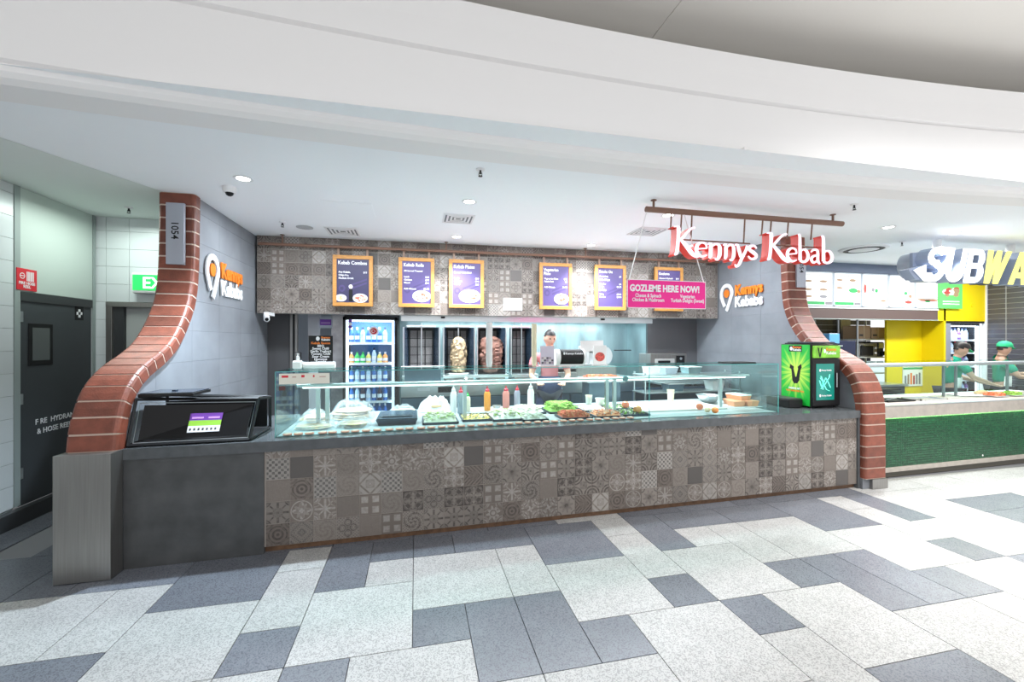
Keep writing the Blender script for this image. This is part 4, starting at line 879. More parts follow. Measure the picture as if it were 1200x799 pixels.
def letter(ch, x, wd, zb, xh, k):
    b = B(); g_ = GL[ch]; f = B(); mxw = {'K': 1.5, 'e': .95, 'n': .95, 'y': .95, 's': .85, 'b': 1.0, 'a': .95}[ch]
    for st_ in g_:
        n_ = len(st_)
        P2 = [Vector((p_[0], p_[1])) for p_ in st_]
        if n_ > 2:   # smooth the stroke
            Q = [(P2[0], st_[0][2])]
            for i in range(n_-1):
                p_a, p_b, p_c, p_d = P2[max(i-1, 0)], P2[i], P2[i+1], P2[min(i+2, n_-1)]
                for s_ in (.33, .66, 1):
                    c_ = .5*((2*p_b)+(p_c-p_a)*s_+(2*p_a-5*p_b+4*p_c-p_d)*s_*s_+(3*p_b-p_a-3*p_c+p_d)*s_**3); Q.append((c_, st_[i][2]+(st_[i+1][2]-st_[i][2])*s_))
        else: Q = [(P2[i], st_[i][2]) for i in range(2)]
        Ls, Rs = [], []
        for i, (p_, w_) in enumerate(Q):
            a_ = Q[max(i-1, 0)][0]; c_ = Q[min(i+1, len(Q)-1)][0]; d_ = (c_-a_).normalized(); nn = Vector((-d_.y, d_.x)); Ls.append(p_+nn*w_*.66); Rs.append(p_-nn*w_*.66)
        ux = wd/mxw
        def fn(u, v, w2): return (x+u*ux, SY-.05+w2, zb+v*xh)
        for i in range(len(Q)-1):
            poly = [tuple(Rs[i]), tuple(Rs[i+1]), tuple(Ls[i+1]), tuple(Ls[i])]
            b.prism(poly, fn, .10)
            f.prism(poly, lambda u, v, w2: (x+u*ux, SY-.0502-w2-.00015*i, zb+v*xh), .004)
    o = b.build('letter', redm, t); f.build('letter_face', facem, o)
XH = .146; ZB = 2.578
for ch, px0, px1, cap in (('K',785,814,1),('e',810,826,0),('n',825,842,0),('n',843,858,0),('y',857,872,0),('s',871,884,0),('K',893,920,1),('e',916,930,0),('b',929,944,1),('a',944,957,0),('b',956,972,1)):
    a, c = at(px0, 300, SY), at(px1, 300, SY); letter(ch, a.x, c.x-a.x, ZB+.004*(px0 < 890), XH*(1.0 if cap else .98), 0)
for px0, px1, y in ((803, 882, 279), (908, 966, 287)):
    a, c = at(px0, y, SY), at(px1, y, SY); B().tube([(a.x, SY+.04, 2.77), (c.x, SY+.04, 2.77)], .008, 8).build('crossbar', 'rail', t)
for px, zt in ((787, 2.86), (799, 2.86), (811, 2.77), (873, 2.77), (894, 2.86), (904, 2.86), (924, 2.85), (952, 2.85)):
    q_ = at(px, 270, SY); B().tube([(q_.x, SY+.02, zt), (q_.x, SY, 3.05)], .008, 8).build('drop_rod', 'rail', t)
a, c = at(735, 327, SY-.02), at(827, 335, SY-.02); zt, zb = 2.325, 2.035
t = thing('hanging_banner', 'bright pink hanging banner with white lettering strung below the sign', 'banner', (a.x, SY-.02, zb)); wd = c.x-a.x
B().box(a.x, c.x, SY-.02, SY-.014, zb, zt).build('sheet', 'pink', t)
b = B()
for x0, x1, z0, z1 in ((a.x, c.x, zt-.006, zt), (a.x, c.x, zb, zb+.006), (a.x, a.x+.006, zb, zt), (c.x-.006, c.x, zb, zt)): b.box(x0, x1, SY-.022, SY-.0195, z0, z1)
b.build('edge_trim', 'ink', t)
text('GOZLEME HERE NOW!', .094, 'ink', t, (a.x+wd*.03, SY-.021, zt-.118), FX, .001, .004, sx=.83)
text('Cheese & Spinach\nChicken & Mushroom', .052, 'ink', t, (a.x+wd*.26, SY-.021, zt-.178), FX, .001, .001, ax='CENTER', ls=.85, sx=.78)
text('Vegetarian\nTurkish Delight (Sweet)', .052, 'ink', t, (a.x+wd*.76, SY-.021, zt-.178), FX, .001, .001, ax='CENTER', ls=.85, sx=.78)
q0, q1 = at(753, 246, SY), at(801, 249, SY)
for s_, e_ in (((a.x+.02, SY-.017, zt-.015), (ra.x+.015, SY, 3.05)), ((c.x-.02, SY-.017, zt-.015), (q1.x, SY+.0, 3.05))): B().tube([s_, e_], .005, 6).build('string', 'wplast', t)

# ================================================================== CORRIDOR ON THE LEFT
wl = struct('wall_left'); XW = -3.62
B().box(XW-.2, XW-.012, -1, 4.86, 0, 4.5).build('wall_core', 'grout', wl); B().box(XW-.2, XW-.012, 4.86, 6.1, 2.15, 3.15).build('wall_core', 'grout', wl)  # front stretch carried on out of view to block light from the left
z = .16
while z < 3.14:
    h = min(.207, 3.147-z)
    for k in range(6):
        y1 = 4.855-k*.6; B().box(XW-.012, XW, y1-.597, y1, z, z+h-.003, .001).build('wall_tile', 'tilew', wl)
    z += .207
B().box(XW-.01, XW+.006, 4.86, 4.92, .16, 3.147).build('edge_post', 'jamb', wl)
B().box(XW-.012, XW, 4.925, 5.84, 2.17, 3.145).build('wall_panel', 'panelw', wl); B().box(XW-.01, XW+.008, 5.845, 5.88, 0, 3.147).build('edge_post', 'jamb', wl)
bs = B().box(XW, XW+.07, -1, 6.1, 0, .145, .004).build('baseboard_left', 'skirt'); bs['kind'] = 'structure'
d1 = struct('door_1')
B().box(XW-.05, XW-.01, 4.93, 5.84, .15, 2.083, .002).build('leaf', 'darkdoor', d1)
B().box(XW-.05, XW+.004, 4.93, 5.84, 2.08, 2.165).build('head_frame', 'skirt', d1)
lf = B().box(XW-.012, XW-.002, 5.02, 5.30, 1.46, 1.87, .003).build('vision_frame', 'black', d1); B().box(XW-.006, XW-.001, 5.06, 5.26, 1.51, 1.83).build('vision_pane', mat('smoked_pane', (.10, .11, .11), .1), d1)
for z in (.45, 1.15, 1.93): B().box(XW-.012, XW+.002, 4.925, 4.955, z-.05, z+.05).build('hinge', 'steel2', d1)
text('F RE  HYDRANT', .075, 'ink', d1, (XW-.009, 5.10, .88), FL, .001, .001); text('& HOSE REEL', .075, 'ink', d1, (XW-.009, 5.12, .785), FL, .001, .001)
B().box(XW-.012, XW-.008, 5.60, 5.72, 1.93, 2.08).build('first_aid_label', 'black', d1)
b = B(); b.box(XW-.008, XW-.006, 5.645, 5.675, 1.96, 2.05); b.box(XW-.008, XW-.006, 5.62, 5.70, 1.99, 2.02); b.build('white_cross', 'ink', d1)
B().box(XW-.05, XW-.012, 4.93, 5.84, .145, .40).build('kick_plate', 'blackg', d1)
t = thing('hose_reel_sign', 'small red fire hose reel sign projecting above the dark door', 'sign', (XW+.01, 4.97, 2.18))
B().box(XW, XW+.012, 4.875, 5.09, 2.18, 2.385, .001).build('plate', 'redp', t); text('FIRE HOSE\nREEL', .038, 'ink', t, (XW+.013, 4.98, 2.235), FL, .0008, .0008, ax='CENTER', ls=.85)
b = B(); fnS = lambda u, v, w_: (XW+.0125+w_, 4.875+u, 2.18+v)
o_, i_ = disc(.055, .135, .028, .028, 16), disc(.055, .135, .022, .022, 16)
for k in range(16): b.prism([o_[k], o_[(k+1) % 16], i_[(k+1) % 16], i_[k]], fnS, .001)
b.prism([(.03, .132), (.08, .132), (.08, .139), (.03, .139)], fnS, .001)
for k in range(6): b.prism([(.10+k*.014, .09), (.109+k*.014, .09), (.109+k*.014, .18), (.10+k*.014, .18)], fnS, .001)
b.build('reel_symbol', 'ink', t)
wb_ = struct('wall_back_corridor'); YB = 5.90
B().box(-3.8, -2.2, YB+.012, YB+.2, 2.16, 3.147).build('wall_core', 'grout', wb_); B().box(-3.8, -3.52, YB+.012, YB+.2, 0, 2.16).build('wall_core', 'grout', wb_); B().box(-2.6, -2.2, YB+.012, YB+.2, 0, 2.16).build('wall_core', 'grout', wb_)
for r_ in range(5):
    z0, z1 = 2.16+r_*.207, min(2.16+(r_+1)*.207-.003, 3.147)
    for x0, x1 in ((-3.8,-3.523),(-3.52,-3.293),(-3.29,-2.70),(-2.697,-2.22)): B().box(x0, x1, YB, YB+.012, z0, z1, .001).build('wall_tile', 'tilew', wb_)
for r_ in range(10): B().box(-3.8, -3.523, YB, YB+.012, .09+r_*.207, .09+(r_+1)*.207-.003, .001).build('wall_tile', 'tilew', wb_)
d2 = struct('door_2'); B().box(-3.52, -3.46, YB-.01, YB+.12, 0, 2.155, .002).build('jamb', 'steel', d2); B().box(-3.52, -2.5, YB-.012, YB+.12, 2.10, 2.156, .002).build('jamb', 'steel', d2); B().box(-3.46, -3.36, YB+.02, YB+.12, 0, 2.10).build('reveal', 'skirt', d2)
B().box(-3.36, -2.5, YB+.07, YB+.11, 0, 2.11).build('leaf', mat('pale_grey_door', (.42, .44, .43), .5), d2); B().box(-2.56, -2.5, YB-.01, YB+.12, 0, 2.155).build('jamb', 'steel', d2)
t = thing('exit_sign', 'green lit exit sign box partly behind the left brick pillar', 'sign', (-3.0, 5.85, 2.27))
B().box(-3.215, -2.75, 5.79, 5.897, 2.255, 2.50, .02).build('housing', 'wplast', t); B().box(-3.195, -2.77, 5.784, 5.791, 2.29, 2.47).build('lit_panel', mat('exit_green', (.02, .6, .12), .4, emit=(.03, .8, .15), es=.35), t)
text('EXIT', .185, mat('exit_white', (.9, .95, .9), .4, emit=(.9, 1, .9), es=.5), t, (-3.10, 5.783, 2.315), FX, .0008, .004, sx=.95)

# ================================================================== KITCHEN
kb = struct('wall_back')
B().box(-.28, 4.0, 7.57, 7.6, 0, 3.1).build('splashback', 'splash', kb)
for x in (1.1, 1.75, 2.55, 3.1): B().box(x, x+.006, 7.563, 7.571, .9, 2.3).build('panel_joint', 'steel', kb)
B().box(4.0, 4.03, 6.88, 7.6, 0, 3.1).build('steel_return', 'splash', kb)
B().box(4.03, 5.05, 6.88, 6.92, 0, 3.1).build('dark_wall', mat('charcoal_panel', (.15, .15, .16), .5), kb)
B().box(-2.30, -1.80, 7.0, 7.04, 0, 3.1).build('dark_wall', 'dkwall', kb); B().box(-1.20, -.26, 7.35, 7.4, 0, 3.1).build('dark_wall', 'dkwall', kb)
B().box(-2.4, -.9, 8.4, 8.45, 0, 3.1).build('room_wall', 'room', kb)
d3 = struct('door_3'); B().box(-1.84, -1.74, 6.98, 7.06, 0, 2.3, .003).build('jamb', 'steel', d3); B().box(-1.80, -1.77, 6.975, 6.985, 0, 2.2).build('jamb_shadow', 'black', d3); B().box(-1.26, -1.08, 6.98, 7.06, 0, 2.3, .003).build('jamb', mat('mottled_steel', (.36, .36, .38), .35, .7, noise=.3, nscale=6), d3)
t = thing('strip_curtain', 'pale hanging plastic strip in the back doorway', 'curtain', (-1.62, 7.3, 0)); B().hexa([(-1.64,7.28,.3),(-1.55,7.28,.3),(-1.55,7.30,.3),(-1.64,7.30,.3),(-1.66,7.28,2.25),(-1.46,7.28,2.25),(-1.46,7.30,2.25),(-1.66,7.30,2.25)]).build('strip', mat('pale_strip', (.72, .74, .80), .5), t)
t = thing('violet_notice', 'small violet notice on wall inside the back doorway', 'notice', (-1.36, 7.1, 1.95)); B().box(-1.415, -1.255, 6.962, 6.972, 1.94, 2.03).build('card', 'violet', t); B().box(-1.40, -1.27, 6.958, 6.962, 1.965, 1.985).build('print_line', mat('violet_print', (.35, .2, .5), .5), t); B().box(-1.43, -1.24, 6.972, 6.98, 1.90, 2.06).build('backing', 'room', t)
ho = thing('extraction_hood', 'long steel extraction hood under fascia with bright light strip', 'hood', (1.9, 6.9, 2.1))
B().hexa([(-.22,6.62,2.075),(3.98,6.52,2.075),(3.98,7.55,2.30),(-.22,7.55,2.30),(-.22,6.62,2.20),(3.98,6.52,2.20),(3.98,7.55,2.42),(-.22,7.55,2.42)]).build('canopy', 'steel2', ho)
B().box(-.2, 3.95, 6.66, 6.70, 2.035, 2.072).build('light_strip', 'ledc', ho); B().box(-.21, 3.96, 6.60, 6.625, 2.0, 2.078).build('lip', 'steel2', ho)
for px in (519, 706): q_ = at(px, 372, 6.6); B().box(q_.x-.03, q_.x+.03, 6.57, 6.6, 2.045, 2.075).build('hook', 'black', ho)
# drinks fridge
def bottle_mesh(col, capc, h=.24, r=.034):
    b = B(); b.cur = 0; b.lathe([(r, 0), (r, h*.55), (r*.95, h*.62), (r*.38, h*.84)], 0, 0, 0, 9); b.cur = 1; b.lathe([(r*.4, h*.84), (r*.4, h)], 0, 0, 0, 8); b.cur = 2; b.lathe([(r*1.01, h*.22), (r*1.01, h*.46)], 0, 0, 0, 9, cap=False)
    me = b.build('drink_bottle', [col, capc, 'ink']); d = me.data; bpy.data.objects.remove(me); return d
dk = [bottle_mesh(bl('drink_blue', (.03, .14, .45)), 'wplast'), bottle_mesh(bl('drink_clear', (.55, .68, .85)), 'navy'), bottle_mesh(bl('drink_purple', (.25, .10, .35)), 'wplast'), bottle_mesh(bl('drink_cola', (.05, .03, .05)), redc), bottle_mesh(bl('drink_orange', (.85, .35, .08)), 'wplast', .17, .04), bottle_mesh(bl('drink_green', (.05, .55, .10)), 'green', .17, .038), bottle_mesh(bl('drink_yellow', (.85, .70, .15)), 'wplast', .17, .038)]
DKN = ['blue', 'clear', 'purple', 'dark cola', 'orange juice', 'green juice', 'yellow juice']
def drinks_fridge(x0, x1, y0, ztop, zbot, lab, shelves, grp, sizes, bottles_lab, rows=1, pitch=.082):
    f = thing('drinks_fridge', lab, 'fridge', ((x0+x1)/2, y0+.3, 0)); dp = .55
    for a, c in ((x0, x0+.04), (x1-.04, x1)): B().box(a, c, y0+.02, y0+dp, 0, ztop).build('side', 'black', f)
    B().box(x0+.04, x1-.04, y0+dp-.03, y0+dp, .05, ztop).build('back', mat('fridge_liner', (.10, .28, .62), .5), f)
    B().box(x0, x1, y0+.02, y0+dp, ztop-.04, ztop).build('top', 'black', f); B().box(x0, x1, y0+.02, y0+dp, 0, zbot).build('base', 'black', f)
    for a, c in ((x0+.045, x0+.085), (x1-.085, x1-.045)): B().box(a, c, y0, y0+.02, zbot, ztop-.05).build('door_frame', mat('lit_frame', (.75, .85, .95), .4, emit=(.75, .88, 1), es=.5), f)
    B().box(x0+.05, x1-.05, y0+.005, y0+.012, zbot+.02, ztop-.06).build('door_glass', glass('fridge_glass', (.94, .97, 1)), f)
    for a in (x0+.055, x1-.075): B().box(a, a+.02, y0+.03, y0+.05, zbot+.02, ztop-.06).build('light_tube', 'ledc', f)
    B().box(x0+.06, x1-.06, y0+.05, y0+.1, ztop-.065, ztop-.045).build('light_tube', 'ledc', f)
    lp = bpy.data.lights.new('fridge_lamp', 'AREA'); lp.shape = 'RECTANGLE'; lp.size = x1-x0-.2; lp.size_y = .1; lp.energy = 6; lp.color = (.70, .86, 1); lo = bpy.data.objects.new('fridge_lamp', lp); COL.objects.link(lo); lo.location = ((x0+x1)/2, y0+.10, ztop-.07); lo.rotation_euler = (.35, 0, 0)
    for zi, z in enumerate(shelves):
        B().box(x0+.05, x1-.05, y0+.06, y0+dp-.04, z-.012, z).build('shelf', mat('white_shelf', (.8, .86, .92), .4), f); B().box(x0+.06, x1-.06, y0+.052, y0+.06, z-.025, z+.012).build('price_strip', 'wplast', f)
        n_ = int((x1-x0-.17)/pitch)
        for k in range(n_):
            kd = sizes[zi][k % len(sizes[zi])]
            o = link('drink_bottle', dk[kd]); o.location = (x0+.11+k*pitch, y0+.12, z+.001); o['label'] = '%s bottle, %s from left, %s' % (DKN[kd], ORD[k], bottles_lab[zi]); o['category'] = 'bottle'; o['group'] = grp % (zi+1)
    return f
fr = drinks_fridge(-1.06, -.27, 6.75, 2.06, .35, 'tall black drinks fridge with lit interior behind the food case', [.50, .78, 1.07, 1.36, 1.67], 'drink bottles on fridge shelf %d from below', [[0,0,3,1,0],[0,1,3,1,0,3],[0,1,0,1],[4,5,5,6,1,6],[0,0,1,0],],
    ['bottom shelf of fridge behind the food case', 'second shelf up of fridge behind the food case', 'middle shelf of fridge behind the food case', 'fourth shelf up of fridge behind the food case', 'top shelf of fridge behind the food case'], 2)
b = B(); c_ = at(438, 388, 6.745); b.cur = 0; b.prism(disc(c_.x, c_.z, .075, .075, 24), lambda u, v, w_: (u, 6.748-w_, v), .002); b.cur = 1; b.prism(disc(c_.x, c_.z, .048, .048, 20), lambda u, v, w_: (u, 6.745-w_, v), .002)
b.cur = 0; arc = [(c_.x-.008+.026*math.cos(a), c_.z+.026*math.sin(a)) for a in [math.radians(40+q*28) for q in range(11)]]
for k in range(10): b.prism([arc[k], arc[k+1], (c_.x+(arc[k+1][0]-c_.x)*.7, c_.z+(arc[k+1][1]-c_.z)*.75), (c_.x+(arc[k][0]-c_.x)*.7, c_.z+(arc[k][1]-c_.z)*.75)], lambda u, v, w_: (u, 6.742-w_, v), .001)
b.prism(disc(c_.x+.018, c_.z, .010, .010, 5), lambda u, v, w_: (u, 6.742-w_, v), .001); b.build('round_badge', ['ink', 'redp'], fr, label='round white badge with red disc, crescent and star')
for zz, cl in ((2.0, 'violet'), (1.955, 'ink'), (1.91, 'violet')): B().prism(disc(-.95, zz, .028, .022, 12), lambda u, v, w_: (u, 6.748-w_, v), .002).build('door_sticker', cl, fr)
# bench behind the servers
bn = thing('grill_bench', 'long steel back bench with blue grey doors under the grills', 'bench', (1.7, 6.5, 0))
B().box(-.2, 3.6, 6.1, 7.2, 1.06, 1.10, .004).build('top', 'steel2', bn); B().box(-.2, 3.6, 6.22, 6.26, .90, 1.06).build('fascia_panel', 'steel2', bn)
for k in range(6): B().box(-.18+k*.63, .42+k*.63, 6.23, 6.25, .10, .88, .004).build('door', 'mirror', bn)
B().box(-.2, 3.6, 6.26, 7.2, .0, 1.05).build('carcass', 'mirror', bn)
q_ = at(515, 454, 6.2); B().box(q_.x-.02, q_.x+.18, 6.205, 6.22, .96, 1.04).build('control_panel', 'black', bn); B().box(.03, .2, 6.205, 6.22, .99, 1.03).build('label_plate', 'ink', bn)
# doner grills
chick = mat('roast_chicken', (.66, .50, .30), .5, noise=.7, nscale=20, col2=(.015, .008, .004), bump=.6, bscale=30); lamb = mat('roast_lamb', (.15, .07, .05), .7, noise=.6, nscale=14, bump=.4, bscale=24)
def grill(x0, x1, lab, meat, prof, spit='steel2'):
    t = thing('doner_grill', lab, 'grill', ((x0+x1)/2, 6.4, 1.1)); z = 1.102
    B().box(x0-.02, x1+.02, 6.22, 6.75, z+.06, z+.10, .006).build('drip_tray', 'steel2', t); B().box(x0+.03, x1-.03, 6.26, 6.70, z, z+.06).build('plinth', 'steel', t)
    B().box(x0+.06, x1-.06, 6.66, 6.75, z+.1, z+.80, .004).build('burner_housing', 'black', t)
    nx, nz = 3, 5
    for i in range(nx):
        for j in range(nz):
            a = x0+.085+(x1-x0-.17)*i/nx; c = x0+.085+(x1-x0-.17)*(i+1)/nx; B().box(a+.008, c-.008, 6.645, 6.66, z+.14+j*.125, z+.255+j*.125).build('burner_panel', mat('ceramic_mesh', (.13, .125, .125), .7, noise=.3, nscale=90), t)
    for x, sg in ((x0, 1), (x1, -1)):
        B().hexa([(x,6.34,z+.1),(x+sg*.06,6.66,z+.1),(x+sg*.07,6.66,z+.1),(x+sg*.014,6.34,z+.1),(x,6.34,z+.80),(x+sg*.06,6.66,z+.80),(x+sg*.07,6.66,z+.80),(x+sg*.014,6.34,z+.80)]).build('heat_shield', mat('blue_steel', (.04, .07, .11), .25, .4), t)
        B().tube([(x, 6.335, z+.1), (x, 6.335, z+.80)], .012, 8).build('shield_edge', 'steel2', t)
    B().box(x0+.04, x1-.04, 6.50, 6.75, z+.80, z+.83, .004).build('top_bridge', 'steel2', t)
    xc = (x0+x1)/2
    B().tube([(xc, 6.45, z+.1), (xc, 6.45, z+.86)], .009, 8).build('spit', spit, t)
    if meat:
        n_ = 28; P_ = prof; b = B(); vs = []; rs = random.Random(int(x0*100))
        for i in range(25):
            s_ = i/24; zz = P_[0][1]+(P_[-1][1]-P_[0][1])*s_
            for (ra_, za), (rb_, zb_) in zip(P_, P_[1:]):
                if za-1e-6 <= zz <= zb_+1e-6: r = ra_+(rb_-ra_)*(zz-za)/(zb_-za)
            for k in range(n_): a = 2*PI*k/n_; q = r*(1+rs.uniform(-.14, .10)); vs.append((xc+q*math.cos(a), 6.45+q*math.sin(a), z+zz))
        b.add(vs, [(i*n_+k, i*n_+(k+1) % n_, (i+1)*n_+(k+1) % n_, (i+1)*n_+k) for i in range(24) for k in range(n_)]+[tuple(range(n_))[::-1], tuple(24*n_+k for k in range(n_))], True); b.build('meat_cone', meat, t)
        if meat is chick: B().lathe([(.15, .102), (.16, .115), (.0, .118)], xc, 6.45, z, 20).build('catch_plate', 'wplast', t)
grill(-.17, .34, 'empty doner grill with dark heat shields next to drinks fridge', None, None)
grill(.40, .86, 'doner grill with a browned chicken cone on its spit', chick, [(.05,.12),(.10,.14),(.125,.3),(.115,.5),(.085,.62),(.03,.66)])
grill(.90, 1.34, 'doner grill with a wide pinkish lamb cone', lamb, [(.09,.12),(.14,.16),(.19,.35),(.185,.55),(.13,.64),(.05,.67)])
grill(1.42, 1.80, 'empty steel doner grill, rightmost of the grills', None, None)
t = thing('grill_tray', 'shallow white tray resting before the leftmost grill', 'tray', (.09, 6.1, 1.3)); B().box(-.2, .40, 6.05, 6.2, 1.325, 1.345, .005).build('tray', 'wplast', t); B().box(-.15, .35, 6.11, 6.19, 1.1, 1.325).build('stand', 'mirror', t)
tool = thing('kebab_knife', 'electric kebab knife with grey handle hung before the chicken cone', 'knife', (.62, 6.1, 1.15)); B().tube([(.56, 6.16, 1.122), (.70, 6.155, 1.137)], .02, 10).build('handle', 'skirt', tool); B().tube([(.70, 6.155, 1.137), (.73, 6.155, 1.14)], .035, 14).build('blade_disc', 'steel2', tool)
# slicer and appliances right of the grills
t = thing('food_slicer', 'grey slicing machine with round blade under the hood', 'slicer', (2.75, 6.4, 1.1)); B().box(2.45, 3.15, 6.3, 6.7, 1.102, 1.3, .02).build('base', 'steel', t); B().tube([(2.95, 6.38, 1.46), (2.95, 6.42, 1.46)], .16, 26).build('blade', 'steel2', t); B().box(2.6, 3.0, 6.42, 6.6, 1.30, 1.62, .02).build('motor_housing', mat('grey_enamel', (.3, .33, .33), .4), t); B().tube([(3.15, 6.4, 1.55), (3.45, 6.4, 1.55)], .009, 6).build('handle', 'black', t)
t = thing('contact_grill', 'two pale sandwich press lids on the back bench', 'grill', (2.3, 6.35, 1.1)); B().box(1.95, 2.45, 6.25, 6.6, 1.102, 1.22, .01).build('base', 'steel', t); B().box(1.95, 2.45, 6.28, 6.6, 1.225, 1.50, .02, rot=Matrix.Rotation(-.25, 3, 'X')).build('lid', 'steel2', t); B().tube([(2.0, 6.16, 1.42), (2.4, 6.16, 1.42)], .012, 8).build('handle', 'black', t)
t = thing('condiment_tray', 'steel tray of red diced topping behind the flyer stand', 'tray', (2.45, 5.5, 1.2))
B().box(2.2, 2.75, 5.25, 5.6, 1.15, 1.20, .005).build('tray', 'steel2', t); f = B(); heap(f, 2.23, 2.72, 5.28, 5.57, 1.19, .04, 120, (.012, .012, .008), [O1, O2]); f.build('food', [O1, O2], t, kind='stuff'); B().box(2.25, 2.7, 5.3, 5.55, 0, 1.15).build('stand', 'mirror', t)
# oven in the dark recess
a, c = at(757, 415, 6.45), at(806, 440, 6.45); t = thing('deck_oven', 'steel deck oven in the dark recess at right', 'oven', ((a.x+c.x)/2, 6.6, 1.05)); x0, x1 = a.x+.1, c.x
B().box(x0, x1, 6.48, 6.86, 1.06, 1.485, .008).build('body', 'steel', t); B().box(x0+.08, x1-.25, 6.45, 6.48, 1.12, 1.40, .006).build('door', mat('pale_steel', (.66, .66, .64), .35, .6), t); B().box(x0+.12, x0+.35, 6.435, 6.45, 1.33, 1.37, .008).build('handle', 'black', t)
B().box(x1-.20, x1-.05, 6.465, 6.48, 1.12, 1.45).build('control_panel', 'black', t)
for z in (1.2, 1.3, 1.4): B().tube([(x1-.125, 6.455, z), (x1-.125, 6.466, z)], .022, 12).build('knob', 'steel2', t)
t = thing('steel_bench', 'low steel bench with an under shelf carrying the oven', 'bench', (4.3, 6.3, 0)); B().box(3.7, 4.95, 5.9, 6.87, 1.02, 1.055, .004).build('top', 'steel2', t); B().box(3.72, 4.93, 5.95, 6.85, .55, .575).build('shelf', 'steel2', t)
for x in (3.74, 4.9):
    for y in (5.94, 6.82): B().tube([(x, y, 0), (x, y, 1.02)], .018, 8).build('leg', 'steel2', t)
t = thing('prep_shelf', 'steel wire shelf with plastic tubs beyond the white board', 'shelf', (3.9, 5.5, 0))
for z in (.95, 1.2): B().box(3.15, 4.75, 5.45, 5.80, z, z+.02, .003).build('shelf', 'steel2', t)
for x in (3.17, 4.73):
    for y in (5.47, 5.78): B().tube([(x, y, 0), (x, y, 1.25)], .014, 8).build('post', 'steel2', t)
B().box(3.16, 4.74, 5.80, 5.815, .0, 1.0).build('back_panel', mat('navy_back', (.03, .07, .13), .4), t)
for k, (x, z, wd, hh, cl, nm) in enumerate(((3.35, 1.221, .18, .10, 'wplast', 'white plastic food tub at left end of upper prep shelf'), (3.62, 1.221, .20, .09, 'room', 'grey plastic food tub second on the upper prep shelf'), (4.0, 1.221, .22, .09, 'splash', 'steel blue food tub third on the upper prep shelf'), (4.4, .971, .20, .12, 'wplast', 'white plastic food tub on the lower prep shelf'), (3.7, .971, .25, .10, 'mirror', 'dark blue food tub on the lower prep shelf'))):
    t = thing('storage_tub', nm, 'tub', (x, 5.62, z)); a = wd/2; B().hexa([(x-a*.85,5.53,z),(x+a*.85,5.53,z),(x+a*.85,5.70,z),(x-a*.85,5.70,z),(x-a,5.51,z+hh),(x+a,5.51,z+hh),(x+a,5.72,z+hh),(x-a,5.72,z+hh)]).build('tub', cl, t); B().box(x-a-.005, x+a+.005, 5.505, 5.725, z+hh, z+hh+.012, .003).build('lid', 'wplast', t)

# ================================================================== PEOPLE
def skin_mesh(nodes, edges, name, m, parent, sub=2):
    me = bpy.data.meshes.new(name); me.from_pydata([n_[0] for n_ in nodes], edges, [])
    o = bpy.data.objects.new(name, me); COL.objects.link(o)
    md = o.modifiers.new('s', 'SKIN'); md.use_smooth_shade = True; md.branch_smoothing = .6
    sv = me.skin_vertices[0].data
    for i, n_ in enumerate(nodes): r = n_[1]; sv[i].radius = r if isinstance(r, tuple) else (r, r); sv[i].use_root = (i == 0)
    sd = o.modifiers.new('u', 'SUBSURF'); sd.levels = sub; sd.render_levels = sub
    dg = bpy.context.evaluated_depsgraph_get(); dg.update(); nm = bpy.data.meshes.new_from_object(o.evaluated_get(dg))
    bpy.data.objects.remove(o); nm.materials.clear(); nm.materials.append(M[m] if isinstance(m, str) else m)
    for p_ in nm.polygons: p_.use_smooth = True
    return nm
def head_mesh(b, c, tilt, yaw, s=1):
    R = Matrix.Rotation(yaw, 3, 'Z') @ Matrix.Rotation(tilt, 3, 'X')
    bm = bmesh.new(); bmesh.ops.create_uvsphere(bm, u_segments=24, v_segments=18, radius=1)
    for v in bm.verts:
        x, y, z = v.co; jaw = 1-.28*max(0, -z)**1.3
        p_ = Vector((x*.075*jaw, y*.095*(1-.12*max(0, -z)), z*.118))
        if y > .2: # face forward = +y
            fx = math.exp(-(x/.22)**2); p_.y += .022*fx*math.exp(-((z+.12)/.2)**2)*(y)      # nose
            p_.y -= .012*math.exp(-((abs(x)-.38)/.18)**2)*math.exp(-((z-.12)/.15)**2)       # eye sockets
            p_.y += .008*math.exp(-(x/.35)**2)*math.exp(-((z+.48)/.10)**2)+.012*math.exp(-(x/.3)**2)*math.exp(-((z+.82)/.15)**2)
        if abs(x) > .9 and -.35 < z < .25: p_.x *= 1.12
        v.co = Vector(c)+R@(p_*s)
    bm.verts.index_update(); b.add([v.co.copy() for v in bm.verts], [[v.index for v in f.verts] for f in bm.faces], True); bm.free(); return R
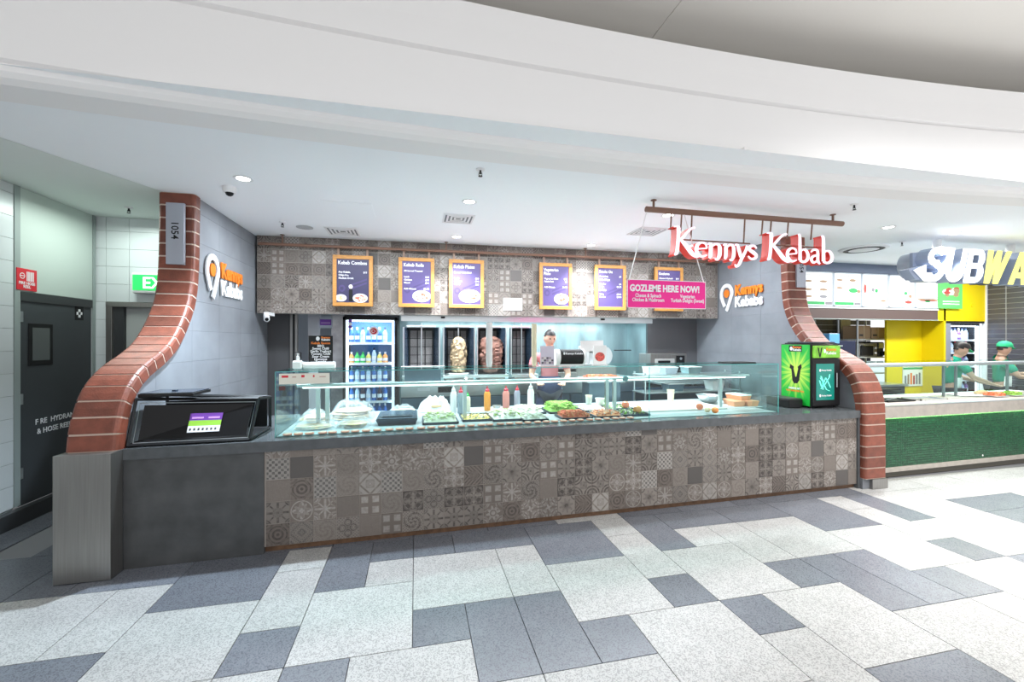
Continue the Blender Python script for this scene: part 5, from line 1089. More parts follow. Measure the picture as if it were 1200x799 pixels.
def person(lab, loc, rz, pose, top, cap, apron):
    """local frame: +y is the way the person faces"""
    t = thing('person', lab, 'person', loc, rz)
    J = pose
    nodes = [(J['hip'], (.14, .10)), (J['waist'], (.125, .09)), (J['chest'], (.15, .105)), (J['neckb'], (.065, .06)), (J['neckt'], .052), (tuple(Vector(J['head'])+Vector((0, -.01, -.03))), .06)]
    edges = [(0, 1), (1, 2), (2, 3), (3, 4), (4, 5)]
    def chain(root, pts):
        prev = root
        for p_, r in pts: nodes.append((p_, r)); edges.append((prev, len(nodes)-1)); prev = len(nodes)-1
        return prev
    for s_, sd in ((-1, 'l'), (1, 'r')):
        hip = Vector(J['hip']); kn, an = J['knee'+sd], J['ank'+sd]
        k_ = chain(0, [(tuple(hip+Vector((s_*.09, 0, -.06))), .09), (kn, .062), (an, .04), (tuple(Vector(an)+Vector((0, .14, -.045))), .035)])
        sh, el, wr = J['sh'+sd], J['el'+sd], J['wr'+sd]
        w_ = chain(2, [(sh, .058), (el, .042), (wr, .028)])
        d_ = (Vector(wr)-Vector(el)).normalized(); side = d_.cross(Vector((0, 0, 1))).normalized(); dn = side.cross(d_)
        pal = Vector(wr)+d_*.05; pi_ = chain(w_, [(tuple(pal), (.036, .018))])
        for k, (o_, ln) in enumerate(((-.030, .06), (-.010, .075), (.010, .07), (.029, .055))):
            f0 = pal+d_*.04+side*o_; f1 = f0+d_*ln*.55+dn*.005; f2 = f1+d_*ln*.4+dn*.025
            chain(pi_, [(tuple(f0), .0095), (tuple(f1), .0085), (tuple(f2), .007)])
        th0 = pal-side*s_*.035+d_*.0; chain(pi_, [(tuple(th0), .012), (tuple(th0-side*s_*.02+d_*.03), .010), (tuple(th0-side*s_*.02+d_*.055+dn*.01), .008)])
    bmn = skin_mesh(nodes, edges, 'body', 'skin', t)
    b = B(); R = head_mesh(b, J['head'], J.get('tilt', 0), J.get('yaw', 0)); hb = b.build('tmp', 'skin')
    bm = bmesh.new(); bm.from_mesh(bmn); bm.from_mesh(hb.data); bm.to_mesh(bmn); bm.free(); bpy.data.objects.remove(hb)
    for p_ in bmn.polygons: p_.use_smooth = True
    link('body', bmn, t)
    hc = Vector(J['head'])
    b = B()
    for s_ in (-1, 1): b.ico(hc+R@Vector((s_*.029, .083, .012)), .010, 2)
    b.build('eyes', 'eye', t, local=True)
    b = B(); b.ico(hc+R@Vector((0, .087, -.058)), .02, 2, 0, (1, .35, .3)); b.build('mouth', 'lip', t, local=True)
    # hair shell
    bm = bmesh.new(); bmesh.ops.create_uvsphere(bm, u_segments=20, v_segments=14, radius=1)
    bmesh.ops.delete(bm, geom=[v for v in bm.verts if v.co.z < .05+.35*v.co.y or v.co.z < -.4], context='VERTS')
    bm.verts.index_update(); b = B(); b.add([hc+R@Vector((v.co.x*.082, v.co.y*.102-.004, v.co.z*.126)) for v in bm.verts], [[v.index for v in f.verts] for f in bm.faces], True); bm.free(); b.build('hair', 'hair', t, local=True)
    # shirt: torso and upper arms, then trousers
    cn = [(tuple(Vector(J['hip'])+Vector((0, 0, .0))), (.155, .115)), (J['waist'], (.142, .105)), (J['chest'], (.168, .122)), (tuple(Vector(J['neckb'])-Vector((0, 0, .015))), (.105, .09)), (tuple(Vector(J['neckb']).lerp(Vector(J['neckt']), .55)), (.068, .066))]; ce = [(0, 1), (1, 2), (2, 3), (3, 4)]
    for sd in 'lr':
        sh, el = Vector(J['sh'+sd]), Vector(J['el'+sd]); cn.append((tuple(sh), .074)); ce.append((2, len(cn)-1)); cn.append((tuple(sh.lerp(el, .75)), .064)); ce.append((len(cn)-2, len(cn)-1))
    link('shirt', skin_mesh(cn, ce, 'shirt', top, t), t)
    cn = [(tuple(Vector(J['hip'])+Vector((0, 0, -.02))), (.158, .118))]; ce = []
    for s_, sd in ((-1, 'l'), (1, 'r')):
        q = [(tuple(Vector(J['hip'])+Vector((s_*.09, 0, -.08))), .10), (J['knee'+sd], .075), (tuple(Vector(J['ank'+sd])+Vector((0, 0, .03))), .058)]
        pv = 0
        for n_ in q: cn.append(n_); ce.append((pv, len(cn)-1)); pv = len(cn)-1
    link('trousers', skin_mesh(cn, ce, 'trousers', 'trou', t), t)
    b = B()
    for sd in 'lr': a_ = Vector(J['ank'+sd]); b.box(a_.x-.045, a_.x+.045, a_.y-.07, a_.y+.19, a_.z-.09, a_.z-.005, .02)
    b.build('shoes', 'black', t, local=True)
    if apron:
        h_, w_ = Vector(J['hip']), Vector(J['waist']); b = B(); vs = []; n_ = 9
        for i, (c_, rx, ry) in enumerate(((w_+Vector((0, 0, .02)), .15, .115), (h_, .172, .13), (h_-Vector((0, 0, .25)), .19, .15), (h_-Vector((0, 0, .45)), .2, .16))):
            for k in range(n_): a_ = PI*k/(n_-1); vs.append(c_+Vector((rx*math.cos(a_), ry*math.sin(a_)+.004, 0)))
        b.add(vs, [(i*n_+k, i*n_+k+1, (i+1)*n_+k+1, (i+1)*n_+k) for i in range(3) for k in range(n_-1)], True)
        o = b.build('apron', apron, t, local=True); md = o.modifiers.new('t', 'SOLIDIFY'); md.thickness = .006
    if cap:
        b = B(); n_ = 20; vs = []
        for i, (r, z) in enumerate(((1.10, .030), (1.10, .06), (1.02, .085), (.8, .115), (.4, .132), (.02, .137))):
            for k in range(n_): a_ = 2*PI*k/n_; vs.append(hc+R@Vector((.082*r*math.cos(a_), .102*r*math.sin(a_), z)))
        b.add(vs, [(i*n_+k, i*n_+(k+1) % n_, (i+1)*n_+(k+1) % n_, (i+1)*n_+k) for i in range(5) for k in range(n_)], True); b.build('cap', cap[0], t, local=True)
        b = B(); vs = []
        for rr_, zz in ((1.0, .04), (1.75, .022)):
            for k in range(11): a_ = PI*.12+PI*.76*k/10; f_ = rr_ if rr_ < 1.1 else 1+(rr_-1)*math.sin(a_); vs.append(hc+R@Vector((.084*(1.0 if rr_ < 1.1 else 1.12)*math.cos(a_), .104*f_*math.sin(a_), zz)))
        b.add(vs, [(k, k+1, 11+k+1, 11+k) for k in range(10)], True); o = b.build('visor', cap[1], t, local=True); md = o.modifiers.new('t', 'SOLIDIFY'); md.thickness = .006
    return t
def pose(h=1.68, lean=0, **kw):
    s = h/1.70; lz = lambda z: z*s
    def ln(p_): x, y, z = p_; k = max(0, z-.95); return (x*s, (y+math.sin(lean)*k)*s, (z if z < .95 else .95+k*math.cos(lean))*s)
    J = dict(hip=ln((0,0,.95)), waist=ln((0,.01,1.10)), chest=ln((0,.0,1.29)), neckb=ln((0,-.01,1.44)), neckt=ln((0,.0,1.50)), head=ln((0,.025,1.585)),
      kneel=ln((-.10,.03,.50)), kneer=ln((.10,.03,.50)), ankl=ln((-.10,-.02,.095)), ankr=ln((.10,-.02,.095)), shl=ln((-.185,-.01,1.37)), shr=ln((.185,-.01,1.37)),
      ell=ln((-.23,.05,1.12)), elr=ln((.23,.05,1.12)), wrl=ln((-.16,.26,1.06)), wrr=ln((.16,.26,1.06)), tilt=-.15)
    for k, v in kw.items(): J[k] = v if not isinstance(v, tuple) else v
    return J
person('person in pink shirt and navy apron working behind the food case', (1.80, 5.62, 0), PI*.92, pose(1.86, .06, tilt=-.2, yaw=.35), 'pinks', None, 'navy')
a = at(1128, 410, 5.25)
person('person in green shirt and dark cap leaning over the neighbouring counter', (a.x-.22, 5.30, 0), -PI*.72, pose(1.68, .20, tilt=-.35, yaw=.4, ell=(-.26,.22,1.10), wrl=(-.10,.46,1.02), elr=(.26,.20,1.12), wrr=(.14,.46,1.02)), 'shirtg', ('hair', 'capg'), 'apron')
a = at(1176, 412, 5.25)
wk = person('person in green shirt and bright green visor cap facing right', (a.x, 5.30, 0), -PI*.76, pose(1.68, .05, tilt=-.12, yaw=.65, ell=(-.26,.10,1.12), wrl=(-.12,.36,1.15), elr=(.25,.16,1.10), wrr=(.16,.42,1.14)), 'shirtg', ('capg', 'capg'), 'apron')

text('SUB', .062, 'yellow', wk, (.105, .155, 1.27), (PI/2, 0, PI), .002, .002, local=True, name='shirt_lettering'); text('WAY', .062, 'ink', wk, (-.005, .155, 1.27), (PI/2, 0, PI), .002, .002, local=True, name='shirt_lettering')
# ================================================================== NEIGHBOURING SHOP
NK = math.atan(.03)
nc = thing('neighbour_counter', 'taupe topped counter faced with small green mosaic tiles', 'counter', (5.36, 4.12, 0), NK)
B().box(0, 4.2, -.03, .62, .745, .895, .004).build('worktop', 'stone', nc, local=True); B().box(0, 4.2, .62, .80, .86, .90, .003).build('rear_shelf', 'wplast', nc, local=True)
B().box(0, 4.2, -.035, .03, .893, .902).build('steel_edge', 'steel2', nc, local=True)
B().box(0, 4.2, .012, .05, .13, .745).build('mosaic_backing', 'mgrout', nc, local=True); B().box(0, 4.2, -.004, .05, .07, .13, .002).build('skirting_lip', 'stone', nc, local=True); B().box(0, 4.2, .03, .08, 0, .07).build('kick_board', mat('dark_kick', (.10, .09, .07), .5), nc, local=True); B().box(0, 4.2, .05, .7, 0, .74).build('carcass', 'dkwall', nc, local=True)
b = B(); ms = .030; rs = random.Random(9)
for i in range(int(3.4/ms)):
    for j in range(int(.612/ms)):
        b.cur = rs.choice((0, 0, 1, 2)); x, z = i*ms+.002, .132+j*ms
        b.add([(x,.004,z),(x+ms-.005,.004,z),(x+ms-.005,.004,z+ms-.005),(x,.004,z+ms-.005),(x-.001,.012,z-.001),(x+ms-.004,.012,z-.001),(x+ms-.004,.012,z+ms-.004),(x-.001,.012,z+ms-.004)], [(0,1,2,3),(4,5,1,0),(5,6,2,1),(6,7,3,2),(7,4,0,3)])
b.build('mosaic_tiles', [mat('mosaic_mid', (.006, .075, .030), .3), mat('mosaic_deep', (.004, .055, .022), .3), mat('mosaic_light', (.011, .10, .04), .3)], nc, local=True, kind='stuff', fix=False)
B().box(.02, 3.6, .0, .006, .738, .744).build('light_strip', mat('green_led', (.4, 1, .3), .5, emit=(.35, 1, .25), es=5), nc, local=True)
l = bpy.data.lights.new('green_strip_lamp', 'AREA'); l.shape = 'RECTANGLE'; l.size = 3.4; l.size_y = .02; l.energy = 1.0; l.color = (.6, 1, .45); lo = bpy.data.objects.new('green_strip_lamp', l); COL.objects.link(lo); lo.location = (7.1, 4.145, .735); lo.rotation_euler = (.25, 0, NK)
B().lathe([(.012, 0), (.012, .004)], 0, 0, 0, 10).build('steel_dot', 'wplast', nc, local=True).matrix_local = Matrix.Translation((2.05, .004, .17)) @ Matrix.Rotation(PI/2, 4, 'X')
sg = thing('sneeze_guard', 'glass sneeze guard with grey top rail on neighbouring counter', 'glass guard', (5.36, 4.12, .9), NK)
B().tube([(.0, .42, .47), (4.1, .42, .47)], .028, 8).build('rail', mat('grey_rail', (.40, .44, .46), .4, .5), sg, local=True); B().box(0, 4.1, .40, .408, .06, .46).build('glass_pane', 'glass', sg, local=True); B().box(0, 4.1, .42, .85, .495, .503).build('glass_shelf', 'glass', sg, local=True)
for x in (2.05, 2.30, 3.4): B().tube([(x, .43, .003), (x, .43, .46)], .018, 8).build('post', mat('grey_post', (.22, .24, .25), .4, .5), sg, local=True)
for k, (x, m_, nm) in enumerate(((.9, 'black', 'dark empty food well nearest the right brick pillar'), (1.5, 'steel2', 'steel food well with utensils in the neighbouring counter'))):
    t = thing('food_well', nm, 'food pan', (5.36+x, 4.42+x*.03, .897)); X, Y = 5.36+x, 4.45+x*.03
    bb = B(); 
    for u0, u1, v0, v1 in ((-.24,.24,-.12,-.105),(-.24,.24,.105,.12),(-.24,-.225,-.12,.12),(.225,.24,-.12,.12)): bb.box(X+u0, X+u1, Y+v0, Y+v1, .897, .915)
    bb.box(X-.235, X+.235, Y-.115, Y+.115, .8965, .901); bb.build('pan', m_, t); B().tube([(X-.1, Y, .912), (X+.12, Y+.03, .925)], .007, 6).build('tongs', 'steel2', t)
for k, (px, py, m_, nm) in enumerate(((1150, 461, breadm, 'bread roll on neighbouring counter before the worker in visor'), (1165, 463, O1, 'pile of orange salad on the neighbouring counter'), (1185, 462, G1, 'pile of green salad by the right frame edge'))):
    p_ = atz(px, py, .915); t = thing('bread_roll' if k == 0 else 'salad_tray', nm, 'food', (p_.x, p_.y, .905))
    if k == 0: B().lathe([(0, 0), (.9, .05), (1, .25), (.85, .5), (.4, .66), (0, .7)], p_.x, p_.y, .905, 14, cap=False, sx=.14, sy=.05).build('crust', m_, t); t.children[0].scale = (1, 1, .09); t.children[0].location.z = 0
    else:
        B().box(p_.x-.12, p_.x+.12, p_.y-.1, p_.y+.1, .903, .915, .003).build('tray', 'steel2', t); f = B(); heap(f, p_.x-.11, p_.x+.11, p_.y-.09, p_.y+.09, .914, .04, 60, (.014, .010, .005), [m_, G2 if k > 1 else O2]); f.build('food', [m_, G2 if k > 1 else O2], t, kind='stuff')
t = thing('paper_sheets', 'white sandwich papers spread on the neighbouring counter', 'paper', (8.2, 4.68, .905)); 
for k in range(5): B().box(7.75+k*.12, 8.1+k*.12, 4.55, 4.80, .904+k*.002, .9055+k*.002, rot=Matrix.Rotation(.12*k-.2, 3, 'Z')).build('sheet', 'wplast', t)
# header with lit menu panels
YH = 6.37
hd = struct('wall_header')
xl, xr = 7.2, 10.6
B().box(5.33, 12.5, YH+.03, YH+.25, 2.60, 3.15).build('header_core', 'blueband', hd)
B().box(5.33, 12.5, YH+.0, YH+.03, 2.98, 3.15).build('blue_band', 'blueband', hd)
zt1, zt0 = 2.965, 2.335
xa = at(1097, 374, YH).x
B().box(5.33, xa, YH-.03, YH+.2, 2.11, 2.30, .004).build('brown_band', 'brown', hd); B().box(5.33, xa, YH-.045, YH-.025, 2.30, 2.325, .002).build('pale_trim', 'wplast', hd); B().box(5.33, xa, YH-.04, YH-.02, 2.10, 2.115).build('pale_trim', 'jamb', hd)
edges_ = [at(x_, 340, YH).x for x_ in (938, 975, 1008, 1039.5, 1070.5, 1100)]
SC = [fm('screen_tan', (.34, .22, .13)), fm('screen_green', (.03, .36, .10)), fm('screen_red', (.42, .05, .04)), fm('screen_grey', (.22, .22, .24))]
def mpanel(k, x0, x1, items, strip, lab):
    t = thing('menu_screen', lab, 'menu screen', ((x0+x1)/2, YH, zt0), 0, 'lit menu panels of the neighbouring shop')
    fr_ = B()
    for a, c, d_, e_ in ((x0, x0+.02, zt0, zt1), (x1-.02, x1, zt0, zt1), (x0, x1, zt0, zt0+.02), (x0, x1, zt1-.02, zt1)): fr_.box(a, c, YH-.04, YH+.03, d_, e_)
    fr_.build('frame', 'room', t); B().box(x0+.02, x1-.02, YH-.025, YH+.02, zt0+.02, zt1-.02).build('lit_panel', 'screen', t)
    w_ = x1-x0
    for (u, v, su, sv, ci) in items:
        c_x, c_z = x0+w_*u, zt0+(zt1-zt0)*v
        B().prism(disc(c_x, c_z, su*w_, sv*(zt1-zt0), 12), lambda a, b_, q: (a, YH-.0255-q, b_), .001).build('food_print', SC[ci], t)
        B().box(c_x-su*w_, c_x+su*w_, YH-.027, YH-.0255, c_z+sv*.63+.018, c_z+sv*.63+.024).build('print_line', SC[3], t)
    B().box(x0+w_*.15, x0+w_*.6, YH-.027, YH-.0255, zt1-.07, zt1-.06).build('print_line', SC[3], t)
    if strip: B().box(x0+.025, x0+w_*.72, YH-.028, YH-.0255, zt0+.03, zt0+.085).build('green_strip', SC[1], t); B().box(x0+w_*.74, x1-.03, YH-.028, YH-.0255, zt0+.03, zt0+.085).build('dark_strip', SC[3], t)
six = [(.2,.72,.13,.035,0),(.68,.72,.13,.035,0),(.2,.48,.13,.035,0),(.68,.48,.13,.035,0),(.2,.28,.13,.035,0),(.68,.28,.13,.045,3)]
mpanel(0, edges_[0], edges_[1], six, True, 'lit menu panel of six sandwiches next to the right pillar')
mpanel(1, edges_[1], edges_[2], [(.22,.78,.12,.03,0),(.68,.78,.12,.04,0),(.22,.55,.12,.03,0),(.70,.48,.16,.07,1),(.9,.46,.06,.05,0)], True, 'lit menu panel with a green picture block, second from the right pillar')
mpanel(2, edges_[2], edges_[3], [(.13,.55,.05,.14,2),(.42,.52,.06,.06,3),(.55,.5,.06,.06,1),(.8,.2,.10,.035,0)], False, 'lit menu panel with red drink pictures, third from the right pillar')
mpanel(3, edges_[3], edges_[4], [(.65,.45,.06,.05,1),(.82,.36,.06,.05,0),(.75,.18,.13,.05,2)], False, 'lit menu panel with salad pictures, fourth from the right pillar')
mpanel(4, edges_[4], edges_[5], [(.5,.28,.42,.035,0),(.5,.24,.42,.02,2),(.5,.22,.12,.03,1)], False, 'lit menu panel with a long sandwich below the arrow sign')
a, c = at(1101, 335, YH-.06), at(1128, 362, YH-.06); t = thing('promo_board', 'bright green promotion board with a food picture beside the menu panels', 'poster', ((a.x+c.x)/2, YH-.05, 2.36))
B().box(a.x, c.x, YH-.06, YH-.03, 2.34, 2.95, .004).build('panel', mat('promo_green', (.10, .60, .12), .4, emit=(.1, .6, .12), es=.25), t); m_x = (a.x+c.x)/2
b = B(); rs = random.Random(4)
for k in range(12): b.cur = k % 3; b.prism(disc(m_x+rs.uniform(-.16, .16), 2.66+rs.uniform(-.05, .09), rs.uniform(.05, .10), rs.uniform(.03, .06), 8), lambda u, v, w_: (u, YH-.061-w_, v), .001+.0002*k)
b.build('food_print', [SC[0], 'wplast', SC[2]], t)
for z in (2.42, 2.47): B().box(m_x-.22, m_x+.22, YH-.062, YH-.0605, z, z+.018).build('print_line', 'ink', t)
text('NEW', .08, 'ink', t, (m_x-.1, YH-.0605, 2.84), FX, .0006, .001)
wy = struct('wall_yellow'); xf0, xf1 = at(1107, 400, YH).x, at(1154.5, 400, YH).x
B().box(edges_[5]-.02, xf1, YH, YH+.03, 2.10, 3.15).build('yellow_header', 'yellow', wy); xy = at(1039, 400, 6.75).x
B().box(xy, xf0+.3, 6.75, 6.79, 0, 3.1).build('yellow_panel', 'yellow', wy); B().box(xf0-.02, xf0+.03, YH, 6.8, 0, 2.6).build('yellow_return', 'yellow', wy); B().box(xf1, xf1+.03, YH-.02, YH+.05, 0, 2.98).build('white_corner', 'wplast', wy)
B().lathe([(.03, 0), (.03, .01)], 0, 0, 0, 12).build('blank_plate', 'yellow', wy, local=True).matrix_local = Matrix.Translation((at(1139, 357, YH).x, YH, 2.42)) @ Matrix.Rotation(PI/2, 4, 'X')
t = thing('cup_poster', 'pale chart of cups pinned on the yellow wall', 'poster', (xy+.7, 6.74, 1.1)); a, c = at(1058, 430, 6.74), at(1081, 452, 6.74); B().box(a.x, c.x, 6.735, 6.748, c.z, a.z).build('sheet', 'wplast', t); hh = a.z-c.z
for k in range(6): B().box(a.x+.04+k*.075, a.x+.085+k*.075, 6.732, 6.735, c.z+.04, c.z+hh*(.55+.07*(k % 3))).build('cup_print', [SC[3], SC[0], 'orange', SC[2], SC[3], SC[3]][k], t)
B().box(a.x, c.x, 6.732, 6.735, a.z-.05, a.z-.01).build('title_strip', SC[1], t)
wt = struct('wall_right'); XR = xf1+.03
B().box(XR+.012, XR+.2, 3.5, YH, 0, 3.15).build('wall_core', 'lgrout', wt)
for j in range(29):
    for k in range(3):
        z = .25+j*.1; y1 = YH-k*.30; B().box(XR, XR+.012, y1-.288, y1-.006, z, z+.090, .001).build('wall_tile', 'dtile', wt)
# back of the neighbouring kitchen
bk = struct('wall_back_neighbour'); B().box(5.3, xy+.05, 7.6, 7.64, 0, 3.1).build('wall_core', 'lgrout', bk)
for j in range(8):
    for i in range(10):
        x = 8.5+i*.15; z = 1.25+j*.115; B().box(x, x+.142, 7.588, 7.6, z, z+.107, .001).build('wall_tile', 'dtile2', bk)
B().box(9.05, xy+.02, 7.5, 7.56, 0, 2.9).build('steel_panel', 'steel', bk)
rk = thing('storage_rack', 'steel rack holding cartons and a toaster in neighbouring kitchen', 'rack', (9.4, 7.0, 0)); rx0, rx1 = at(1002, 400, 7.0).x, at(1037, 400, 7.0).x
for z in (1.02, 1.35, 1.72): B().box(rx0, rx1, 6.95, 7.4, z, z+.025, .003).build('shelf', 'steel2', rk)
for x in (rx0+.02, rx1-.02):
    for y in (6.97, 7.38): B().tube([(x, y, 0), (x, y, 2.15)], .018, 8).build('post', 'steel2', rk)
for k, (u, wd, hh, lb_) in enumerate(((.05, .32, .27, 'brown carton at left of the rack top shelf'), (.40, .36, .24, 'wider brown carton at right of the rack top shelf'))):
    x = rx0+u; t = thing('carton', lb_, 'box', (x, 7.0, 1.746)); B().box(x, x+wd, 6.98, 7.3, 1.746, 1.746+hh, .004).build('box', 'carton', t); B().box(x+wd*.45, x+wd*.55, 6.977, 7.303, 1.76, 1.748+hh).build('tape', mat('tan_tape', (.5, .38, .24), .4), t); B().box(x+.04, x+wd*.4, 6.976, 6.98, 1.80, 1.84).build('print', 'skirt', t)
t = thing('toaster_oven', 'grey toaster oven on the middle shelf of the rack', 'oven', (rx0+.3, 7.1, 1.376)); B().box(rx0+.06, rx0+.55, 6.97, 7.35, 1.376, 1.66, .02).build('body', 'steel', t); B().box(rx0+.10, rx0+.42, 6.955, 6.972, 1.40, 1.60, .004).build('door', 'blackg', t); B().tube([(rx0+.12, 6.945, 1.61), (rx0+.40, 6.945, 1.61)], .009, 6).build('handle', 'steel2', t)
for z in (1.45, 1.55): B().tube([(rx0+.49, 6.955, z), (rx0+.49, 6.972, z)], .02, 12).build('knob', 'wplast', t)
t = thing('coffee_machine', 'dark coffee machine beside the toaster oven on the rack', 'machine', (rx0+.66, 7.1, 1.376)); B().box(rx0+.58, rx1-.03, 7.0, 7.3, 1.376, 1.68, .015).build('body', 'skirt', t); B().box(rx0+.60, rx1-.05, 6.98, 7.0, 1.55, 1.66).build('panel', 'steel2', t); B().lathe([(.05, 0), (.055, .09)], rx0+.68, 6.965, 1.40, 12).build('jug', 'blackg', t)
# monitor boxes behind the brick curve
a, c = at(985, 399, 6.3), at(1003, 416, 6.3); t = thing('till_monitor', 'navy till screen seen past the right brick curve', 'screen', ((a.x+c.x)/2, 6.3, .9)); B().box(a.x-.1, c.x, 6.30, 6.35, c.z, a.z, .005).build('screen', mat('navy_screen', (.01, .015, .05), .2), t); B().tube([((a.x+c.x)/2, 6.33, c.z), ((a.x+c.x)/2, 6.33, .9)], .02, 8).build('stand', 'black', t)
a, c = at(972, 391, 6.2), at(984, 399, 6.2); t = thing('blue_box', 'light blue box seen above the right brick curve', 'box', ((a.x+c.x)/2, 6.25, c.z)); B().box(a.x, c.x, 6.2, 6.4, c.z-.05, a.z, .005).build('carton', mat('light_blue', (.12, .38, .72), .5), t); B().box(a.x+.02, c.x-.02, 6.22, 6.38, a.z, a.z+.008).build('lid', 'wplast', t)
t = thing('rear_bench', 'steel rear bench carrying the till screen and blue box', 'bench', (8.0, 6.45, 0)); B().box(6.6, 9.0, 6.15, 6.75, .855, .895, .004).build('top', 'steel2', t); B().box(6.62, 8.98, 6.2, 6.7, 0, .86).build('carcass', 'dkwall', t); B().box(6.95, 7.48, 6.16, 6.72, 1.60, 1.625).build('upper_shelf', 'steel2', t)
for x in (6.98, 7.45): B().tube([(x, 6.5, .895), (x, 6.5, 1.6)], .014, 8).build('upright', 'steel2', t)
t = thing('serving_tray_stack', 'dark serving trays at the foot of yellow wall', 'tray', (9.2, 6.1, .9)); a = at(1045, 453, 6.0)
for k in range(3): B().box(a.x-.45+k*.04, a.x+.22-k*.07, 5.9, 6.14, a.z-.14+k*.045, a.z-.12+k*.045, .004).build('tray', 'black', t)
B().box(a.x-.4, a.x+.1, 5.92, 6.12, .0, a.z-.14).build('stand', 'dkwall', t)
fr2 = drinks_fridge(xf0+.06, xf1-.02, YH+.06, 2.06, .35, 'tall lit drinks fridge set in the yellow wall', [.62, .90, 1.18, 1.46, 1.72], 'drink bottles on recessed fridge shelf %d from below', [[1,2],[1,0],[2,1],[1,3,1],[1,1,2]],
    ['bottom shelf of fridge in yellow wall', 'second shelf of fridge in yellow wall', 'middle shelf of fridge in yellow wall', 'fourth shelf of fridge in yellow wall', 'top shelf of fridge in yellow wall'], 1, .1)
B().box(xf0, xf1, YH+.01, YH+.05, 2.06, 2.11).build('recess_head', 'black', wy); B().box(xf0+.04, xf0+.2, YH+.02, YH+.055, .3, 2.06).build('recess_side', mat('slate_side', (.25, .27, .33), .5), wy)
# the neighbouring shop's sign
SG = 4.42
t = thing('neighbour_sign', 'large white and yellow slanted lettering sign with arrow tips', 'sign', (7.6, SG, 2.53)); sgrey = mat('sign_return', (.36, .42, .55), .45)
lw = mat('sign_face_white', (.95, .97, 1), .4, emit=(.92, .97, 1), es=.95); ly = mat('sign_face_yellow', (.9, .85, .15), .4, emit=(1, .92, .25), es=.62)
zb, zt = 2.515, 2.99; hh = zt-zb
bx0 = at(1081, 330, SG).x
x = bx0; adv = {'S': .37, 'U': .37, 'B': .36, 'W': .50, 'A': .40, 'Y': .40}
ORDER = []
sl = .26
def sign_letter(polys, x, wd, m_):
    b = B(); f = B(); fn = lambda u, v, w_: (x+u*wd+v*hh*sl, SG+w_, zb+v*hh); ff = lambda u, v, w_: (x+u*wd+v*hh*sl, SG-.001-w_, zb+v*hh)
    for i, p_ in enumerate(polys): b.prism(p_, fn, .16); f.prism(p_, lambda u, v, w_: (x+u*wd+v*hh*sl, SG-.001-.0003*i-w_, zb+v*hh), .006)
    o = b.build('letter', sgrey, t); f.build('letter_face', m_, o)
def arcband(cx, cz, rx, rz, wx, wz, a0, a1, n=10):
    out = []; 
    for k in range(n):
        p_, q_ = math.radians(a0+(a1-a0)*k/n), math.radians(a0+(a1-a0)*(k+1)/n)
        out.append([(cx+rx*math.cos(p_), cz+rz*math.sin(p_)), (cx+rx*math.cos(q_), cz+rz*math.sin(q_)), (cx+(rx-wx)*math.cos(q_), cz+(rz-wz)*math.sin(q_)), (cx+(rx-wx)*math.cos(p_), cz+(rz-wz)*math.sin(p_))])
    return out
tk, tz = .275, .24
L_S = arcband(.5,.72,.48,.28,tk,.17,20,270)+arcband(.5,.28,.48,.28,tk,.17,90,-110)+[[(.42,.42),(.62,.42),(.62,.61),(.42,.61)], [(.55,1.0),(1.02,1.0),(.98,.78),(.5,.80)]]
L_U = [[(0,.35),(tk,.35),(tk,1),(0,1)], [(1-tk,.35),(1,.35),(1,1),(1-tk,1)]]+arcband(.5,.36,.5,.36,tk,.20,180,360)
L_B = [[(0,0),(tk,0),(tk,1),(0,1)], [(tk-.02,0),(.6,0),(.6,.17),(tk-.02,.17)], [(tk-.02,.43),(.6,.43),(.6,.59),(tk-.02,.59)], [(tk-.02,.83),(.6,.83),(.6,1),(tk-.02,1)]]+arcband(.58,.295,.42,.295,.34,.13,-90,90)+arcband(.56,.715,.38,.285,.32,.12,-90,90)
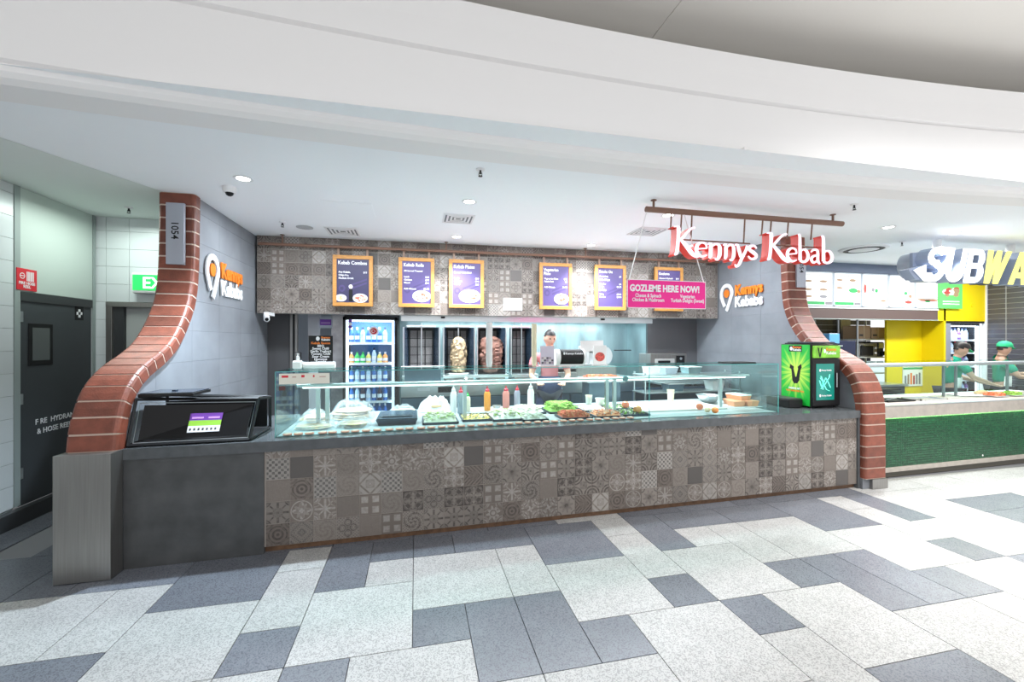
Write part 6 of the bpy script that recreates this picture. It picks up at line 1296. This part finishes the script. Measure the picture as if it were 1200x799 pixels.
L_W = [[(.0,1),(.22,1),(.28,0),(.06,0)], [(.06,0),(.28,0),(.56,1),(.38,1)], [(.38,1),(.58,1),(.62,0),(.42,0)], [(.42,0),(.64,0),(1.0,1),(.78,1)]]
L_A = [[(0,0),(.28,0),(.62,1),(.36,1)], [(.72,0),(1,0),(.72,1),(.40,1)], [(.2,.2),(.8,.2),(.76,.38),(.26,.38)]]
L_Y = [[(.36,0),(.64,0),(.64,.5),(.36,.5)], [(0,1),(.28,1),(.62,.45),(.38,.40)], [(.72,1),(1,1),(.64,.42),(.42,.46)]]
for ch, g_, m_ in (('S', L_S, lw), ('U', L_U, lw), ('B', L_B, lw), ('W', L_W, ly), ('A', L_A, ly), ('Y', L_Y, ly)):
    sign_letter(g_, x, adv[ch]*.93, m_); x += adv[ch]
fn = lambda u, v, w_: (u, SG+w_, v)
b = B(); b.prism([(bx0-.16, zb+.14), (bx0+.02, zb), (bx0+.24, zb), (bx0+.16, zb+.115), (bx0+.06, zb+.115), (bx0+.06, zb+.22)], fn, .16); o = b.build('arrow', sgrey, t)
B().prism([(bx0-.16, zb+.14), (bx0+.02, zb), (bx0+.24, zb), (bx0+.16, zb+.115), (bx0+.06, zb+.115), (bx0+.06, zb+.22)], lambda u, v, w_: (u, SG-.001-w_, v), .005).build('arrow_face', lw, o)
B().prism([(bx0-.22, zb+.15), (bx0-.10, zb+.02), (bx0-.02, zb+.02), (bx0-.06, zb+.19)], lambda u, v, w_: (u, SG+.02+w_, v), .12).build('arrow_return', sgrey, t)
B().box(bx0+.05, x, SG+.15, SG+.19, zb+.02, zt-.06).build('backing_panel', sgrey, t)
B().tube([(bx0+.30, SG+.17, zb+.27), (bx0+.30, SG+.40, zb+.27)], .185, 28).build('drum', mat('drum_grey', (.50, .55, .64), .5), t)
for px in (1098, 1184): q_ = at(px, 285, SG+.2); B().tube([(q_.x, SG+.2, zt-.1), (q_.x, SG+.2, 3.148)], .05, 14).build('hanger', 'wplast', t)

print('objects', len(bpy.data.objects), 'tris', sum(len(o.data.polygons) for o in bpy.data.objects if o.type == 'MESH'))
